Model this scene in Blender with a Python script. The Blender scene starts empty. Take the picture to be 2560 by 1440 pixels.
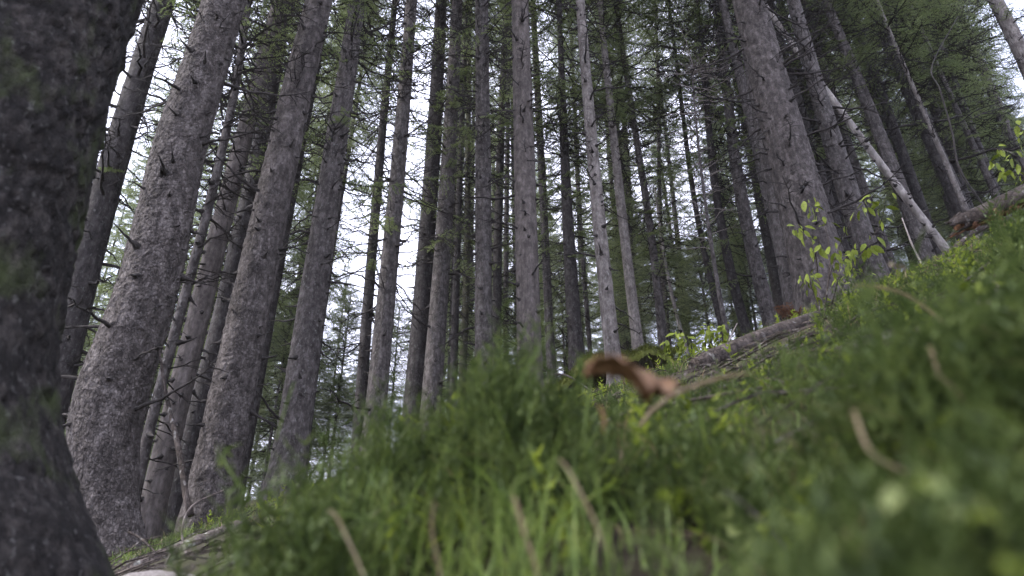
import bpy, math, random
import numpy as np
from mathutils import Vector, Matrix, Quaternion

# ------------------------------------------------------------------ camera, sky, sun, exposure
scene = bpy.context.scene
COL = scene.collection
PITCH = math.radians(28.6)
FPX = 1850.0                      # focal length in photo pixels (2560 wide)
cam_d = bpy.data.cameras.new("camera")
cam_d.sensor_width = 36.0
cam_d.lens = FPX / 2560.0 * 36.0
cam_d.clip_start = 0.02
cam_d.clip_end = 3000.0
cam_d.dof.use_dof = True
cam_d.dof.focus_distance = 7.0
cam_d.dof.aperture_fstop = 3.6
cam = bpy.data.objects.new("camera", cam_d)
cam.location = (0, 0, 0)
cam.rotation_euler = (math.radians(90) + PITCH, 0, 0)
COL.objects.link(cam)
scene.camera = cam

SUN_EL, SUN_AZ = math.radians(50), math.radians(-98)     # azimuth from +Y, clockwise: left of the camera
world = bpy.data.worlds.new("World")
scene.world = world
world.use_nodes = True
wn, wl = world.node_tree.nodes, world.node_tree.links
wn.clear()
w_out = wn.new("ShaderNodeOutputWorld")
w_bg = wn.new("ShaderNodeBackground")
w_sky = wn.new("ShaderNodeTexSky")
w_sky.sky_type = 'NISHITA'
w_sky.sun_disc = False
w_sky.sun_elevation = SUN_EL
w_sky.sun_rotation = SUN_AZ
w_sky.dust_density = 2.0
w_tc = wn.new("ShaderNodeTexCoord")
w_noise = wn.new("ShaderNodeTexNoise")
w_noise.inputs["Scale"].default_value = 3.0
w_noise.inputs["Detail"].default_value = 6.0
w_ramp = wn.new("ShaderNodeValToRGB")
w_ramp.color_ramp.elements[0].position = 0.36
w_ramp.color_ramp.elements[0].color = (0.5, 0.5, 0.5, 1)
w_ramp.color_ramp.elements[1].position = 0.64
w_ramp.color_ramp.elements[1].color = (1, 1, 1, 1)
w_mix = wn.new("ShaderNodeMix")
w_mix.data_type = 'RGBA'
w_mix.inputs["B"].default_value = (6.5, 6.6, 8.2, 1)       # thin bright cloud
wl.new(w_tc.outputs["Generated"], w_noise.inputs["Vector"])
wl.new(w_noise.outputs["Fac"], w_ramp.inputs["Fac"])
wl.new(w_ramp.outputs["Color"], w_mix.inputs["Factor"])
wl.new(w_sky.outputs["Color"], w_mix.inputs["A"])
wl.new(w_mix.outputs["Result"], w_bg.inputs["Color"])
w_bg.inputs["Strength"].default_value = 0.112
wl.new(w_bg.outputs["Background"], w_out.inputs["Surface"])

sun_d = bpy.data.lights.new("sun", 'SUN')
sun_d.energy = 1.5
sun_d.angle = math.radians(14)
sun_d.color = (1.0, 0.95, 0.88)
sun = bpy.data.objects.new("sun", sun_d)
sdir = Vector((math.cos(SUN_EL) * math.sin(SUN_AZ), math.cos(SUN_EL) * math.cos(SUN_AZ), math.sin(SUN_EL)))
sun.rotation_euler = sdir.to_track_quat('Z', 'Y').to_euler()
sun.location = sdir * 60
COL.objects.link(sun)

scene.view_settings.view_transform = 'Standard'
scene.view_settings.look = 'None'
scene.view_settings.exposure = 2.0
scene.view_settings.gamma = 1.0
scene.render.engine = 'CYCLES'
scene.cycles.max_bounces = 6
scene.cycles.transparent_max_bounces = 8
scene.cycles.use_denoising = True
scene.cycles.use_adaptive_sampling = True
scene.cycles.adaptive_threshold = 0.025

# ------------------------------------------------------------------ helpers
CP, SP = math.cos(PITCH), math.sin(PITCH)


def ray(px, py):
    a, b = (px - 1280) / FPX, (720 - py) / FPX
    return np.array([a, CP - SP * b, SP + CP * b])


def at(px, py, Y):
    d = ray(px, py)
    return d * (Y / d[1])


_grng = np.random.RandomState(5)
_gw = [(f, a, _grng.uniform(0, 6.28), _grng.uniform(0, 6.28)) for f, a in
       ((.35, .10), (.6, .07), (1.1, .045), (2.3, .025), (4.1, .014), (9.0, .008), (17., .004), (31., .0025)) for _ in (0, 1)]


def lump(x, y):
    return np.sin(7.6 * x - 1.5 * y + 2.6) * np.sin(7.1 * y + 2.4 * x + .4)


def ground(x, y):
    x = np.asarray(x, float); y = np.asarray(y, float)
    r = np.sqrt(x * x + y * y)
    z = .346 * x + .340 * y - .135
    z = z - .06 * np.exp(-(r / 2.2) ** 2)
    e = x - .3 * y
    z = z + .10 * np.where(e > 0, e * e / (e + .4), 0) * np.exp(-r / 40)
    q = np.maximum(r - 20, 0)
    z = z - .62 * q * q / (q + 14)
    amp = np.clip(r / 9.0, .18, 1.6)
    n = 0
    for f, a, th, ph in _gw:
        k = f
        n = n + a * np.sin(k * (x * np.cos(th) + y * np.sin(th)) + ph) * np.where(k > 3.5, np.minimum(1, 1 / amp), 1)
    z = z + n * amp * .55
    sg = lambda v: 1 / (1 + np.exp(-np.clip(v, -40, 40)))
    z = z + .150 * np.exp(-((y - 1.05 + .25 * x) / .36) ** 2) * sg((x + .34) / .045) * sg((.10 - x) / .07)
    nb = np.sin(13.1 * x + 2.2 * y + .5) * np.sin(11.7 * y - 3.1 * x + 1.1) + .6 * np.sin(23 * x - 5 * y) * np.sin(21 * y + 6 * x + 2)
    z = z + .022 * nb * np.exp(-(r / 2.4) ** 2)
    z = z + .042 * lump(x, y) * np.exp(-(r / 2.0) ** 2) * np.clip(r / .5, 0, 1)
    # hollow left of the grassy hump in front of the camera
    z = z - .05 * np.exp(-((x + .75) ** 2 + (y - 1.2) ** 2) / .35)
    # low mossy rise to the right of the middle trunks
    t = x / np.maximum(y, .1)
    sg = lambda v: 1 / (1 + np.exp(-np.clip(v, -40, 40)))
    z = z + .60 * sg((y - 10.55) / .13) * sg((t - .045) / .012) * sg((.22 - t) / .03) * np.exp(-np.maximum(y - 15, 0) / 8)
    return z


def g1(x, y):
    return float(ground(x, y))


def mesh_np(name, verts, faces, mats=None, fmat=None, smooth=False):
    """faces: list of int arrays (n,k), possibly of different k"""
    if not isinstance(faces, (list, tuple)):
        faces = [faces]
    faces = [np.asarray(f, np.int32) for f in faces if len(f)]
    me = bpy.data.meshes.new(name)
    verts = np.asarray(verts, np.float32)
    me.vertices.add(len(verts))
    me.vertices.foreach_set("co", verts.ravel())
    tot = np.concatenate([np.full(len(f), f.shape[1], np.int32) for f in faces])
    loops = np.concatenate([f.ravel() for f in faces])
    st = np.concatenate([[0], np.cumsum(tot)[:-1]]).astype(np.int32)
    me.loops.add(len(loops))
    me.loops.foreach_set("vertex_index", loops)
    me.polygons.add(len(tot))
    me.polygons.foreach_set("loop_start", st)
    me.polygons.foreach_set("loop_total", tot)
    for m in (mats or []):
        me.materials.append(m)
    if fmat is not None:
        me.polygons.foreach_set("material_index", np.asarray(fmat, np.int32))
    me.polygons.foreach_set("use_smooth", np.full(len(tot), bool(smooth)))
    me.update(calc_edges=True)
    me.validate()
    return me


def link(name, me, parent=None, loc=(0, 0, 0)):
    o = bpy.data.objects.new(name, me)
    COL.objects.link(o)
    o.location = loc
    if parent is not None:
        o.parent = parent
    return o


def tag(o, label=None, cat=None, group=None, kind=None):
    if label: o["label"] = label
    if cat: o["category"] = cat
    if group: o["group"] = group
    if kind: o["kind"] = kind
    return o


def frames(pts):
    """parallel-ish frames along a polyline"""
    t = np.gradient(pts, axis=0)
    t /= np.linalg.norm(t, axis=1)[:, None] + 1e-9
    ref = np.array([0, 0, 1.0]) if abs(t[len(t) // 2][2]) < .8 else np.array([1.0, 0, 0])
    u = np.cross(t, ref); u /= np.linalg.norm(u, axis=1)[:, None] + 1e-9
    v = np.cross(t, u)
    return t, u, v


def tube(pts, rads, n=4, off=0):
    pts = np.asarray(pts, float); rads = np.asarray(rads, float)
    t, u, v = frames(pts)
    a = np.arange(n) * 2 * math.pi / n
    V = pts[:, None] + rads[:, None, None] * (np.cos(a)[None, :, None] * u[:, None] + np.sin(a)[None, :, None] * v[:, None])
    k = len(pts)
    i = np.arange(k - 1)[:, None] * n; j = np.arange(n)[None]; j2 = (np.arange(n)[None] + 1) % n
    F = np.stack([i + j, i + j2, i + n + j2, i + n + j], -1).reshape(-1, 4) + off
    return V.reshape(-1, 3), F


class Acc:
    """collects geometry for one mesh"""
    def __init__(s): s.v = []; s.f = {}; s.n = 0

    def add(s, V, F, m=0):
        V = np.asarray(V).reshape(-1, 3); F = np.asarray(F)
        s.v.append(V); s.f.setdefault((F.shape[1], m), []).append(F + s.n); s.n += len(V)

    def build(s, name, mats, smooth=False):
        fs, fm = [], []
        for (k, m), L in s.f.items():
            F = np.concatenate(L); fs.append(F); fm.append(np.full(len(F), m))
        return mesh_np(name, np.concatenate(s.v), fs, mats, np.concatenate(fm), smooth)


def vnoise(u, v, pu, seed):
    """value noise, periodic in u with integer period pu"""
    rs = np.random.RandomState(seed); tab = rs.rand(256, 256)
    iu = np.floor(u).astype(int); iv = np.floor(v).astype(int); fu = u - iu; fv = v - iv
    fu = fu * fu * (3 - 2 * fu); fv = fv * fv * (3 - 2 * fv)
    g = lambda a, b: tab[np.mod(a, pu) % 256, np.mod(b, 256)]
    return (g(iu, iv) * (1 - fu) + g(iu + 1, iv) * fu) * (1 - fv) + (g(iu, iv + 1) * (1 - fu) + g(iu + 1, iv + 1) * fu) * fv


def cells(u, v, pu, seed):
    """jittered cells, periodic in u: distance to nearest, second nearest and a random id"""
    rs = np.random.RandomState(seed); A, B, C = rs.rand(256, 256), rs.rand(256, 256), rs.rand(256, 256)
    iu = np.floor(u).astype(int); iv = np.floor(v).astype(int)
    d1 = np.full(u.shape, 9.); d2 = d1.copy(); idv = np.zeros(u.shape); gv = np.zeros(u.shape)
    for a in (-1, 0, 1):
        for b in (-1, 0, 1):
            cu, cv = iu + a, iv + b
            mu, mv = np.mod(cu, pu) % 256, np.mod(cv, 256)
            dx, dy = cu + A[mu, mv] - u, cv + B[mu, mv] - v
            d = np.sqrt(dx * dx + dy * dy)
            near = d < d1
            d2 = np.where(near, d1, np.minimum(d2, d))
            idv = np.where(near, C[mu, mv], idv); gv = np.where(near, dy, gv); d1 = np.where(near, d, d1)
    return d1, d2, idv, gv


# ------------------------------------------------------------------ materials
def mat(name, rough=.85):
    m = bpy.data.materials.new(name); m.use_nodes = True
    n, l = m.node_tree.nodes, m.node_tree.links
    b = n["Principled BSDF"]; b.inputs["Roughness"].default_value = rough
    b.inputs["Specular IOR Level"].default_value = .25
    return m, n, l, b


def ramp(n, stops):
    r = n.new("ShaderNodeValToRGB"); e = r.color_ramp.elements
    while len(e) < len(stops): e.new(.5)
    for el, (p, c) in zip(e, stops): el.position = p; el.color = (*c, 1)
    return r


def bark_mat(name, dark, mid, light, scale=1.0, lichen=.0, moss=.0, bump=.6, lichen_col=(.30, .31, .28)):
    m, n, l, b = mat(name, .9)
    tc = n.new("ShaderNodeTexCoord"); oi = n.new("ShaderNodeObjectInfo")
    mp = n.new("ShaderNodeMapping"); mp.inputs["Scale"].default_value = (scale, scale, scale * .55)
    add = n.new("ShaderNodeVectorMath"); add.operation = 'ADD'
    mul = n.new("ShaderNodeMath"); mul.operation = 'MULTIPLY'; mul.inputs[1].default_value = 37.0
    l.new(oi.outputs["Random"], mul.inputs[0])
    l.new(tc.outputs["Object"], add.inputs[0]); l.new(mul.outputs[0], add.inputs[1]); l.new(add.outputs[0], mp.inputs["Vector"])
    no = n.new("ShaderNodeTexNoise"); no.inputs["Scale"].default_value = 9; no.inputs["Detail"].default_value = 8; no.inputs["Roughness"].default_value = .65
    l.new(mp.outputs[0], no.inputs["Vector"])
    dist = n.new("ShaderNodeMix"); dist.data_type = 'RGBA'; dist.blend_type = 'LINEAR_LIGHT'; dist.inputs["Factor"].default_value = .035
    l.new(mp.outputs[0], dist.inputs["A"]); l.new(no.outputs["Color"], dist.inputs["B"])
    vo = n.new("ShaderNodeTexVoronoi"); vo.inputs["Scale"].default_value = 30; vo.feature = 'F1'
    l.new(dist.outputs["Result"], vo.inputs["Vector"])
    ve = n.new("ShaderNodeTexVoronoi"); ve.inputs["Scale"].default_value = 30; ve.feature = 'DISTANCE_TO_EDGE'
    l.new(dist.outputs["Result"], ve.inputs["Vector"])
    r = ramp(n, ((.33, dark), (.5, mid), (.66, light)))
    l.new(no.outputs["Fac"], r.inputs["Fac"])
    # plates: each a slightly different tone, joints darker wood
    sep = n.new("ShaderNodeSeparateColor"); l.new(vo.outputs["Color"], sep.inputs[0])
    mx = n.new("ShaderNodeMix"); mx.data_type = 'RGBA'; mx.blend_type = 'MULTIPLY'; mx.inputs["Factor"].default_value = 1
    tone = ramp(n, ((0, (.80, .79, .79)), (1, (1.16, 1.15, 1.14)))); l.new(sep.outputs[0], tone.inputs["Fac"])
    l.new(r.outputs["Color"], mx.inputs["A"]); l.new(tone.outputs["Color"], mx.inputs["B"])
    cur = mx.outputs["Result"]
    # broad damp and dry zones, and fine streaks running up the stem
    for (sx, sz, st0, st1) in ((1.6, .5, .80, 1.16), (26, 2.2, .74, 1.22)):
        mpb = n.new("ShaderNodeMapping"); mpb.inputs["Scale"].default_value = (sx, sx, sz); l.new(add.outputs[0], mpb.inputs["Vector"])
        nb_ = n.new("ShaderNodeTexNoise"); nb_.inputs["Scale"].default_value = 1; nb_.inputs["Detail"].default_value = 4; l.new(mpb.outputs[0], nb_.inputs["Vector"])
        rb_ = ramp(n, ((.3, (st0,) * 3), (.7, (st1,) * 3))); l.new(nb_.outputs["Fac"], rb_.inputs["Fac"])
        mb_ = n.new("ShaderNodeMix"); mb_.data_type = 'RGBA'; mb_.blend_type = 'MULTIPLY'; mb_.inputs["Factor"].default_value = 1
        l.new(cur, mb_.inputs["A"]); l.new(rb_.outputs["Color"], mb_.inputs["B"]); cur = mb_.outputs["Result"]
    if lichen:
        n2 = n.new("ShaderNodeTexNoise"); n2.inputs["Scale"].default_value = 22; n2.inputs["Detail"].default_value = 4
        l.new(mp.outputs[0], n2.inputs["Vector"])
        r2 = ramp(n, ((.60 - .1 * lichen, (0, 0, 0)), (.72 - .1 * lichen, (1, 1, 1)))); l.new(n2.outputs["Fac"], r2.inputs["Fac"])
        m2 = n.new("ShaderNodeMix"); m2.data_type = 'RGBA'; m2.inputs["B"].default_value = (*lichen_col, 1)
        l.new(r2.outputs["Color"], m2.inputs["Factor"]); l.new(cur, m2.inputs["A"]); cur = m2.outputs["Result"]
    if moss:
        n3 = n.new("ShaderNodeTexNoise"); n3.inputs["Scale"].default_value = 3.2; n3.inputs["Detail"].default_value = 6
        l.new(mp.outputs[0], n3.inputs["Vector"])
        r3 = ramp(n, ((.62 - .2 * moss, (0, 0, 0)), (.74 - .1 * moss, (.85, .85, .85)))); l.new(n3.outputs["Fac"], r3.inputs["Fac"])
        m3 = n.new("ShaderNodeMix"); m3.data_type = 'RGBA'; m3.inputs["B"].default_value = (.035, .045, .014, 1)
        l.new(r3.outputs["Color"], m3.inputs["Factor"]); l.new(cur, m3.inputs["A"]); cur = m3.outputs["Result"]
    l.new(cur, b.inputs["Base Color"])
    hm = n.new("ShaderNodeMath"); hm.operation = 'MULTIPLY_ADD'; hm.inputs[1].default_value = .7
    er = ramp(n, ((0, (0, 0, 0)), (.12, (1, 1, 1)))); l.new(ve.outputs["Distance"], er.inputs["Fac"])
    l.new(no.outputs["Fac"], hm.inputs[0]); l.new(er.outputs["Color"], hm.inputs[2])
    bp = n.new("ShaderNodeBump"); bp.inputs["Strength"].default_value = bump; bp.inputs["Distance"].default_value = .018
    l.new(hm.outputs[0], bp.inputs["Height"]); l.new(bp.outputs[0], b.inputs["Normal"])
    return m


def leaf_mat(name, stops, scale=2.0, transl=.35, rough=.55):
    """foliage: colour varies in soft patches through space and between pieces"""
    m, n, l, b = mat(name, rough)
    tc = n.new("ShaderNodeTexCoord"); oi = n.new("ShaderNodeObjectInfo")
    no = n.new("ShaderNodeTexNoise"); no.noise_dimensions = '4D'
    no.inputs["Scale"].default_value = scale; no.inputs["Detail"].default_value = 5; no.inputs["Roughness"].default_value = .7
    mul = n.new("ShaderNodeMath"); mul.operation = 'MULTIPLY'; mul.inputs[1].default_value = 50
    l.new(oi.outputs["Random"], mul.inputs[0]); l.new(mul.outputs[0], no.inputs["W"])
    l.new(tc.outputs["Object"], no.inputs["Vector"])
    r = ramp(n, stops); l.new(no.outputs["Fac"], r.inputs["Fac"])
    l.new(r.outputs["Color"], b.inputs["Base Color"])
    tr = n.new("ShaderNodeBsdfTranslucent"); l.new(r.outputs["Color"], tr.inputs["Color"])
    mx = n.new("ShaderNodeMixShader"); mx.inputs[0].default_value = transl
    out = n["Material Output"]
    l.new(b.outputs[0], mx.inputs[1]); l.new(tr.outputs[0], mx.inputs[2]); l.new(mx.outputs[0], out.inputs["Surface"])
    return m


M = {}
M['bark_shaded'] = bark_mat("bark_shaded", (.006, .005, .0044), (.0145, .0122, .011), (.044, .038, .034), 3.2, .05, .3, .5, (.07, .066, .061))  # near trunk: shade of the surrounding trees put into the bark colour
M['bark_big'] = bark_mat("bark_flaky", (.033, .028, .0255), (.080, .069, .064), (.152, .135, .127), 1.5, 0, 0, .9)
M['bark'] = bark_mat("bark_grey", (.032, .028, .0262), (.074, .065, .0615), (.140, .127, .121), 1.5, .10, 0, .7, (.15, .146, .137))
M['bark_smooth'] = bark_mat("bark_smooth", (.046, .0385, .034), (.078, .067, .061), (.120, .105, .097), 1.2, .0, 0, .45)
M['bark_deep'] = bark_mat("bark_deep", (.019, .0165, .0155), (.041, .036, .0345), (.078, .070, .0675), 1.5, .10, 0, .7, (.09, .088, .083))
M['bark_light'] = bark_mat("bark_light", (.070, .061, .054), (.135, .120, .110), (.215, .195, .180), 1.4, .05, 0, .5, (.2, .195, .18))
M['bark_moss'] = bark_mat("bark_mossy", (.035, .036, .020), (.065, .063, .038), (.100, .096, .066), 1.1, .15, .6, .6, (.16, .16, .14))
M['wood_pale'] = bark_mat("wood_weathered", (.11, .097, .088), (.195, .178, .165), (.29, .268, .25), .5, 0, 0, .3)
M['wood_red'] = bark_mat("wood_rotten", (.05, .024, .012), (.11, .052, .026), (.18, .098, .053), .7, 0, 0, .8)
M['log'] = bark_mat("bark_log", (.024, .018, .015), (.050, .039, .033), (.090, .074, .066), 1.0, .1, 0, .8, (.16, .15, .14))
M['log_pink'] = bark_mat("bark_log_pale", (.06, .048, .043), (.115, .094, .086), (.185, .157, .146), 1.2, .1, .2, .7)
M['twig'] = bark_mat("twig_bark", (.016, .014, .013), (.030, .026, .024), (.055, .049, .045), 3, 0, 0, .2)
M['twig_pale'] = bark_mat("twig_bare", (.15, .13, .115), (.24, .21, .19), (.33, .30, .275), 3, 0, 0, .2)
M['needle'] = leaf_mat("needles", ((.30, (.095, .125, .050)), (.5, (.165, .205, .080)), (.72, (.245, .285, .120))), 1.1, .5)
M['needle_far'] = leaf_mat("needles_far", ((.30, (.125, .155, .082)), (.5, (.200, .240, .118)), (.72, (.275, .315, .160))), .8, .55)  # paler copy of the needles, light on far crowns put into the colour
M['grass'] = leaf_mat("grass_blades", ((.34, (.055, .090, .018)), (.5, (.115, .165, .036)), (.66, (.22, .265, .075))), 26, .4)
M['moss'] = leaf_mat("moss_sprigs", ((.36, (.018, .030, .009)), (.5, (.058, .084, .024)), (.66, (.150, .188, .058))), 38, .3)
M['drygrass'] = leaf_mat("grass_dry", ((.3, (.15, .105, .055)), (.5, (.25, .19, .11)), (.75, (.36, .30, .20))), 9, .3)
M['yleaf'] = leaf_mat("leaf_yellow_green", ((.3, (.11, .16, .020)), (.5, (.19, .24, .032)), (.75, (.30, .34, .056))), 9, .5)
M['paleleaf'] = leaf_mat("leaf_pale", ((.3, (.12, .155, .045)), (.5, (.18, .215, .075)), (.75, (.25, .28, .125))), 9, .4)
M['brownleaf'] = leaf_mat("leaf_brown", ((.3, (.070, .034, .016)), (.5, (.145, .075, .036)), (.75, (.24, .15, .085))), 110, .2)
M['blueleaf'] = leaf_mat("leaf_blue_green", ((.3, (.10, .19, .10)), (.5, (.15, .26, .14)), (.75, (.22, .33, .19))), 20, .3)

m, n, l, b = mat("forest_soil", .95)
tc = n.new("ShaderNodeTexCoord"); no = n.new("ShaderNodeTexNoise"); no.inputs["Scale"].default_value = 3; no.inputs["Detail"].default_value = 10
l.new(tc.outputs["Object"], no.inputs["Vector"])
r = ramp(n, ((.30, (.010, .008, .006)), (.45, (.026, .020, .012)), (.58, (.034, .034, .012)), (.75, (.050, .056, .020)))); l.new(no.outputs["Fac"], r.inputs["Fac"])
l.new(r.outputs["Color"], b.inputs["Base Color"])
no2 = n.new("ShaderNodeTexNoise"); no2.inputs["Scale"].default_value = 60; no2.inputs["Detail"].default_value = 6; l.new(tc.outputs["Object"], no2.inputs["Vector"])
bp = n.new("ShaderNodeBump"); bp.inputs["Distance"].default_value = .02; l.new(no2.outputs["Fac"], bp.inputs["Height"]); l.new(bp.outputs[0], b.inputs["Normal"])
M['soil'] = m

# ------------------------------------------------------------------ ground
na, nr = 360, 420
ang = np.arange(na) / na * 2 * math.pi
rad = np.concatenate([[0.03], np.geomspace(.06, 300, nr - 1)])
A, R = np.meshgrid(ang, rad)
gx, gy = (R * np.sin(A)).ravel(), (R * np.cos(A)).ravel()
gz = ground(gx, gy)
gz = np.where(gz < -160, -160 + (gz + 160) * .02, gz)
i = np.arange(nr - 1)[:, None] * na; j = np.arange(na)[None]; j2 = (j + 1) % na
GF = np.stack([i + j, i + na + j, i + na + j2, i + j2], -1).reshape(-1, 4)
cap = np.arange(na)[None, ::-1]
me = mesh_np("ground", np.stack([gx, gy, gz], 1), [GF, cap], [M['soil']], None, True)
tag(link("ground", me), kind="structure")


# ------------------------------------------------------------------ foliage and branch prototypes
def curve_pts(L, droop, lift, bend, k=8):
    s = np.linspace(0, 1, k)
    return np.stack([L * s, bend * L * s * s, -droop * L * s ** 1.3 + lift * L * s ** 3], 1)


def live_branch(L, rs, dens=1.0, needle=.055, hang=.5):
    """spruce bough: curved axis, side twigs hanging on both sides, needle tufts along every twig"""
    k = 7
    pts = curve_pts(L, rs.uniform(.15, .55), rs.uniform(.05, .3), rs.uniform(-.15, .15), k)
    V, F = tube(pts, np.linspace(.011 + .006 * L, .003, k), 3)
    sp = .062 / dens
    n = max(4, int(L / sp))
    s = np.linspace(.16, .98, n) + rs.uniform(-.01, .01, n)
    P0 = np.stack([np.interp(s, np.linspace(0, 1, k), pts[:, c]) for c in range(3)], 1)
    side = np.where(np.arange(n) % 2 == 0, 1, -1)
    ln = np.clip(.42 * L * (1 - .75 * s) * rs.uniform(.5, 1.2, n), .08, .62)
    an = np.radians(rs.uniform(35, 75, n))
    D = np.stack([np.cos(an), side * np.sin(an), -rs.uniform(.1, 1.0, n) * hang], 1)
    D /= np.linalg.norm(D, axis=1)[:, None]
    m = 9
    q = np.linspace(.06, 1, m)
    T = P0[:, None] + D[:, None] * (ln[:, None] * q[None])[..., None]
    T[..., 2] -= (ln[:, None] * q[None]) ** 2 * hang * rs.uniform(.3, 1.6, n)[:, None]
    # twig stems as slim triangles
    w = np.cross(D, [0, 0, 1.0]); w /= np.linalg.norm(w, axis=1)[:, None]
    tv = np.stack([P0 - w * .004, P0 + w * .004, T[:, -1]], 1).reshape(-1, 3)
    tf = np.arange(len(tv)).reshape(-1, 3)
    # needle tufts: a few slim triangles round each twig point
    base = np.repeat(T.reshape(-1, 3), 3, 0)
    dirs = np.repeat(np.repeat(D, m, 0), 3, 0)
    nn = len(base)
    rnd = rs.normal(size=(nn, 3))
    perp = rnd - dirs * np.sum(rnd * dirs, 1)[:, None]
    perp /= np.linalg.norm(perp, axis=1)[:, None] + 1e-6
    nd = dirs * .75 + perp * .75
    ll = needle * rs.uniform(.6, 1.35, nn)
    side2 = np.cross(nd, rs.normal(size=(nn, 3))); side2 /= np.linalg.norm(side2, axis=1)[:, None] + 1e-6
    hw = needle * .12 * rs.uniform(.7, 1.4, nn)
    nv = np.stack([base - side2 * hw[:, None], base + side2 * hw[:, None], base + nd * ll[:, None]], 1).reshape(-1, 3)
    nf = np.arange(len(nv)).reshape(-1, 3)
    return (V, F), (tv, tf), (nv, nf)


def dead_branch(acc, L, rs, sides=4, r0=None, tw=True, mat_i=0, M3=None):
    k = 7
    pts = curve_pts(L, rs.uniform(-.05, .35), rs.uniform(-.1, .25), rs.uniform(-.2, .2), k)
    pts[1:-1] += rs.normal(size=(k - 2, 3)) * .018 * L
    r0 = r0 or (.009 + .009 * L)
    def put(V, F):
        acc.add(V if M3 is None else V @ M3[0].T + M3[1], F, mat_i)
    rad_ = np.linspace(r0, r0 * .22, k)
    if not tw: rad_[:2] = (r0 * 1.9, r0 * 1.25)
    put(*tube(pts, rad_, sides))
    if tw:
        for _ in range(int(2 + L * 6)):
            s = rs.uniform(.2, .97); p = np.array([np.interp(s, np.linspace(0, 1, k), pts[:, c]) for c in range(3)])
            an = rs.uniform(.5, 1.25) * rs.choice([-1, 1]); l2 = L * rs.uniform(.12, .4) * (1.1 - .6 * s)
            d = np.array([math.cos(an), math.sin(an), rs.uniform(-.5, .25)])
            e = p + d * l2 * .5 + rs.normal(size=3) * .03 * l2; e2 = p + d * l2 + rs.normal(size=3) * .10 * l2
            put(*tube(np.array([p, e, e2]), np.array([r0 * .4, r0 * .3, r0 * .12]), 3))


def rot_z(a):
    c, s = math.cos(a), math.sin(a); return np.array([[c, -s, 0], [s, c, 0], [0, 0, 1.0]])


def rot_y(a):
    c, s = math.cos(a), math.sin(a); return np.array([[c, 0, s], [0, 1, 0], [-s, 0, c]])


rs0 = np.random.RandomState(11)
LIVE = [live_branch(L, rs0, d, nd, h) for L, d, nd, h in
        ((2.4, 1, .056, 1.1), (2.1, 1, .056, .9), (1.8, 1, .055, 1.2), (1.5, 1.1, .052, .9), (1.2, 1.2, .052, .7), (.8, 1.3, .05, .5), (.5, 1.5, .05, .3))]
LLEN = np.array([2.4, 2.1, 1.8, 1.5, 1.2, .8, .5])


def crown_mesh(name, H, Rb, seed, keep=(.75, 1.0), step=.36, nmat='needle'):
    """live crown: boughs in loose whorls along H metres of stem, longest near the bottom third"""
    rs = np.random.RandomState(seed); acc = Acc(); z = 0.
    while z < H - .15:
        u = z / H
        L = (Rb * (1 - u) ** .75 + .22) * rs.uniform(.7, 1.15)
        if u < .2: L *= .72 + 1.4 * u
        kp = keep[0] + (keep[1] - keep[0]) * min(1, u / .5)
        a0 = rs.uniform(0, 6.28); nb = rs.randint(4, 7)
        for b_ in range(nb):
            if rs.rand() > kp: continue
            li = int(np.argmin(abs(LLEN - L * rs.uniform(.8, 1.1)))); sc = L / LLEN[li] * rs.uniform(.85, 1.1)
            tilt = math.radians(rs.uniform(-8, 22) - 28 * u)
            R3 = rot_z(a0 + b_ * 6.28 / nb + rs.uniform(-.3, .3)) @ rot_y(tilt) @ np.diag([1, rs.choice([-1, 1]), 1]) * sc
            t = np.array([0, 0, z + rs.uniform(-.12, .12)])
            (V, F), (tv, tf), (nv, nf) = LIVE[li]
            acc.add(V @ R3.T + t, F, 0); acc.add(tv @ R3.T + t, tf, 0); acc.add(nv @ R3.T + t, nf, 1)
        z += step * rs.uniform(.75, 1.25) * (1 - .35 * u)
    return acc.build(name, [M['twig'], M[nmat]])


def dead_set_mesh(name, H, seed, n=90, L=(.3, 1.6), fol=0.0, nmat='needle'):
    """many fine dead boughs along a bare stem"""
    rs = np.random.RandomState(seed); acc = Acc()
    for q in range(n):
        z = H * rs.rand() ** .85; u = z / H
        ll = rs.uniform(L[0], L[1]) * (.5 + .6 * u)
        R3 = rot_z(rs.uniform(0, 6.28)) @ rot_y(math.radians(rs.uniform(-12, 28)))
        t = np.array([0, 0, z])
        if rs.rand() < fol * (.3 + u):
            li = int(np.argmin(abs(LLEN - ll))); (V, F), (tv, tf), (nv, nf) = LIVE[li]
            acc.add(V @ R3.T + t, F, 0); acc.add(tv @ R3.T + t, tf, 0); acc.add(nv @ R3.T + t, nf, 1)
        else:
            dead_branch(acc, ll, rs, 3, None, True, 0, (R3, t))
    return acc.build(name, [M['twig'], M[nmat]])


CROWN = [crown_mesh("crown_%d" % k, H, Rb, 100 + k, keep) for k, (H, Rb, keep) in
         enumerate(((15, 2.1, (.45, .75)), (13, 1.9, (.4, .7)), (16, 2.4, (.45, .75)), (14, 1.7, (.4, .7))))]
CROWN_H = [15, 13, 16, 14]
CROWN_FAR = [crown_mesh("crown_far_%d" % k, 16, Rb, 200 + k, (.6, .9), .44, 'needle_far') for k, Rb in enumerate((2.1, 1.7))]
DEAD = [dead_set_mesh("dead_boughs_%d" % k, 10, 300 + k, n_, L, f) for k, (n_, L, f) in
        enumerate(((130, (.3, 1.7), .08), (170, (.3, 2.0), .15), (110, (.25, 1.3), 0), (170, (.4, 2.2), .40)))]

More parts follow.
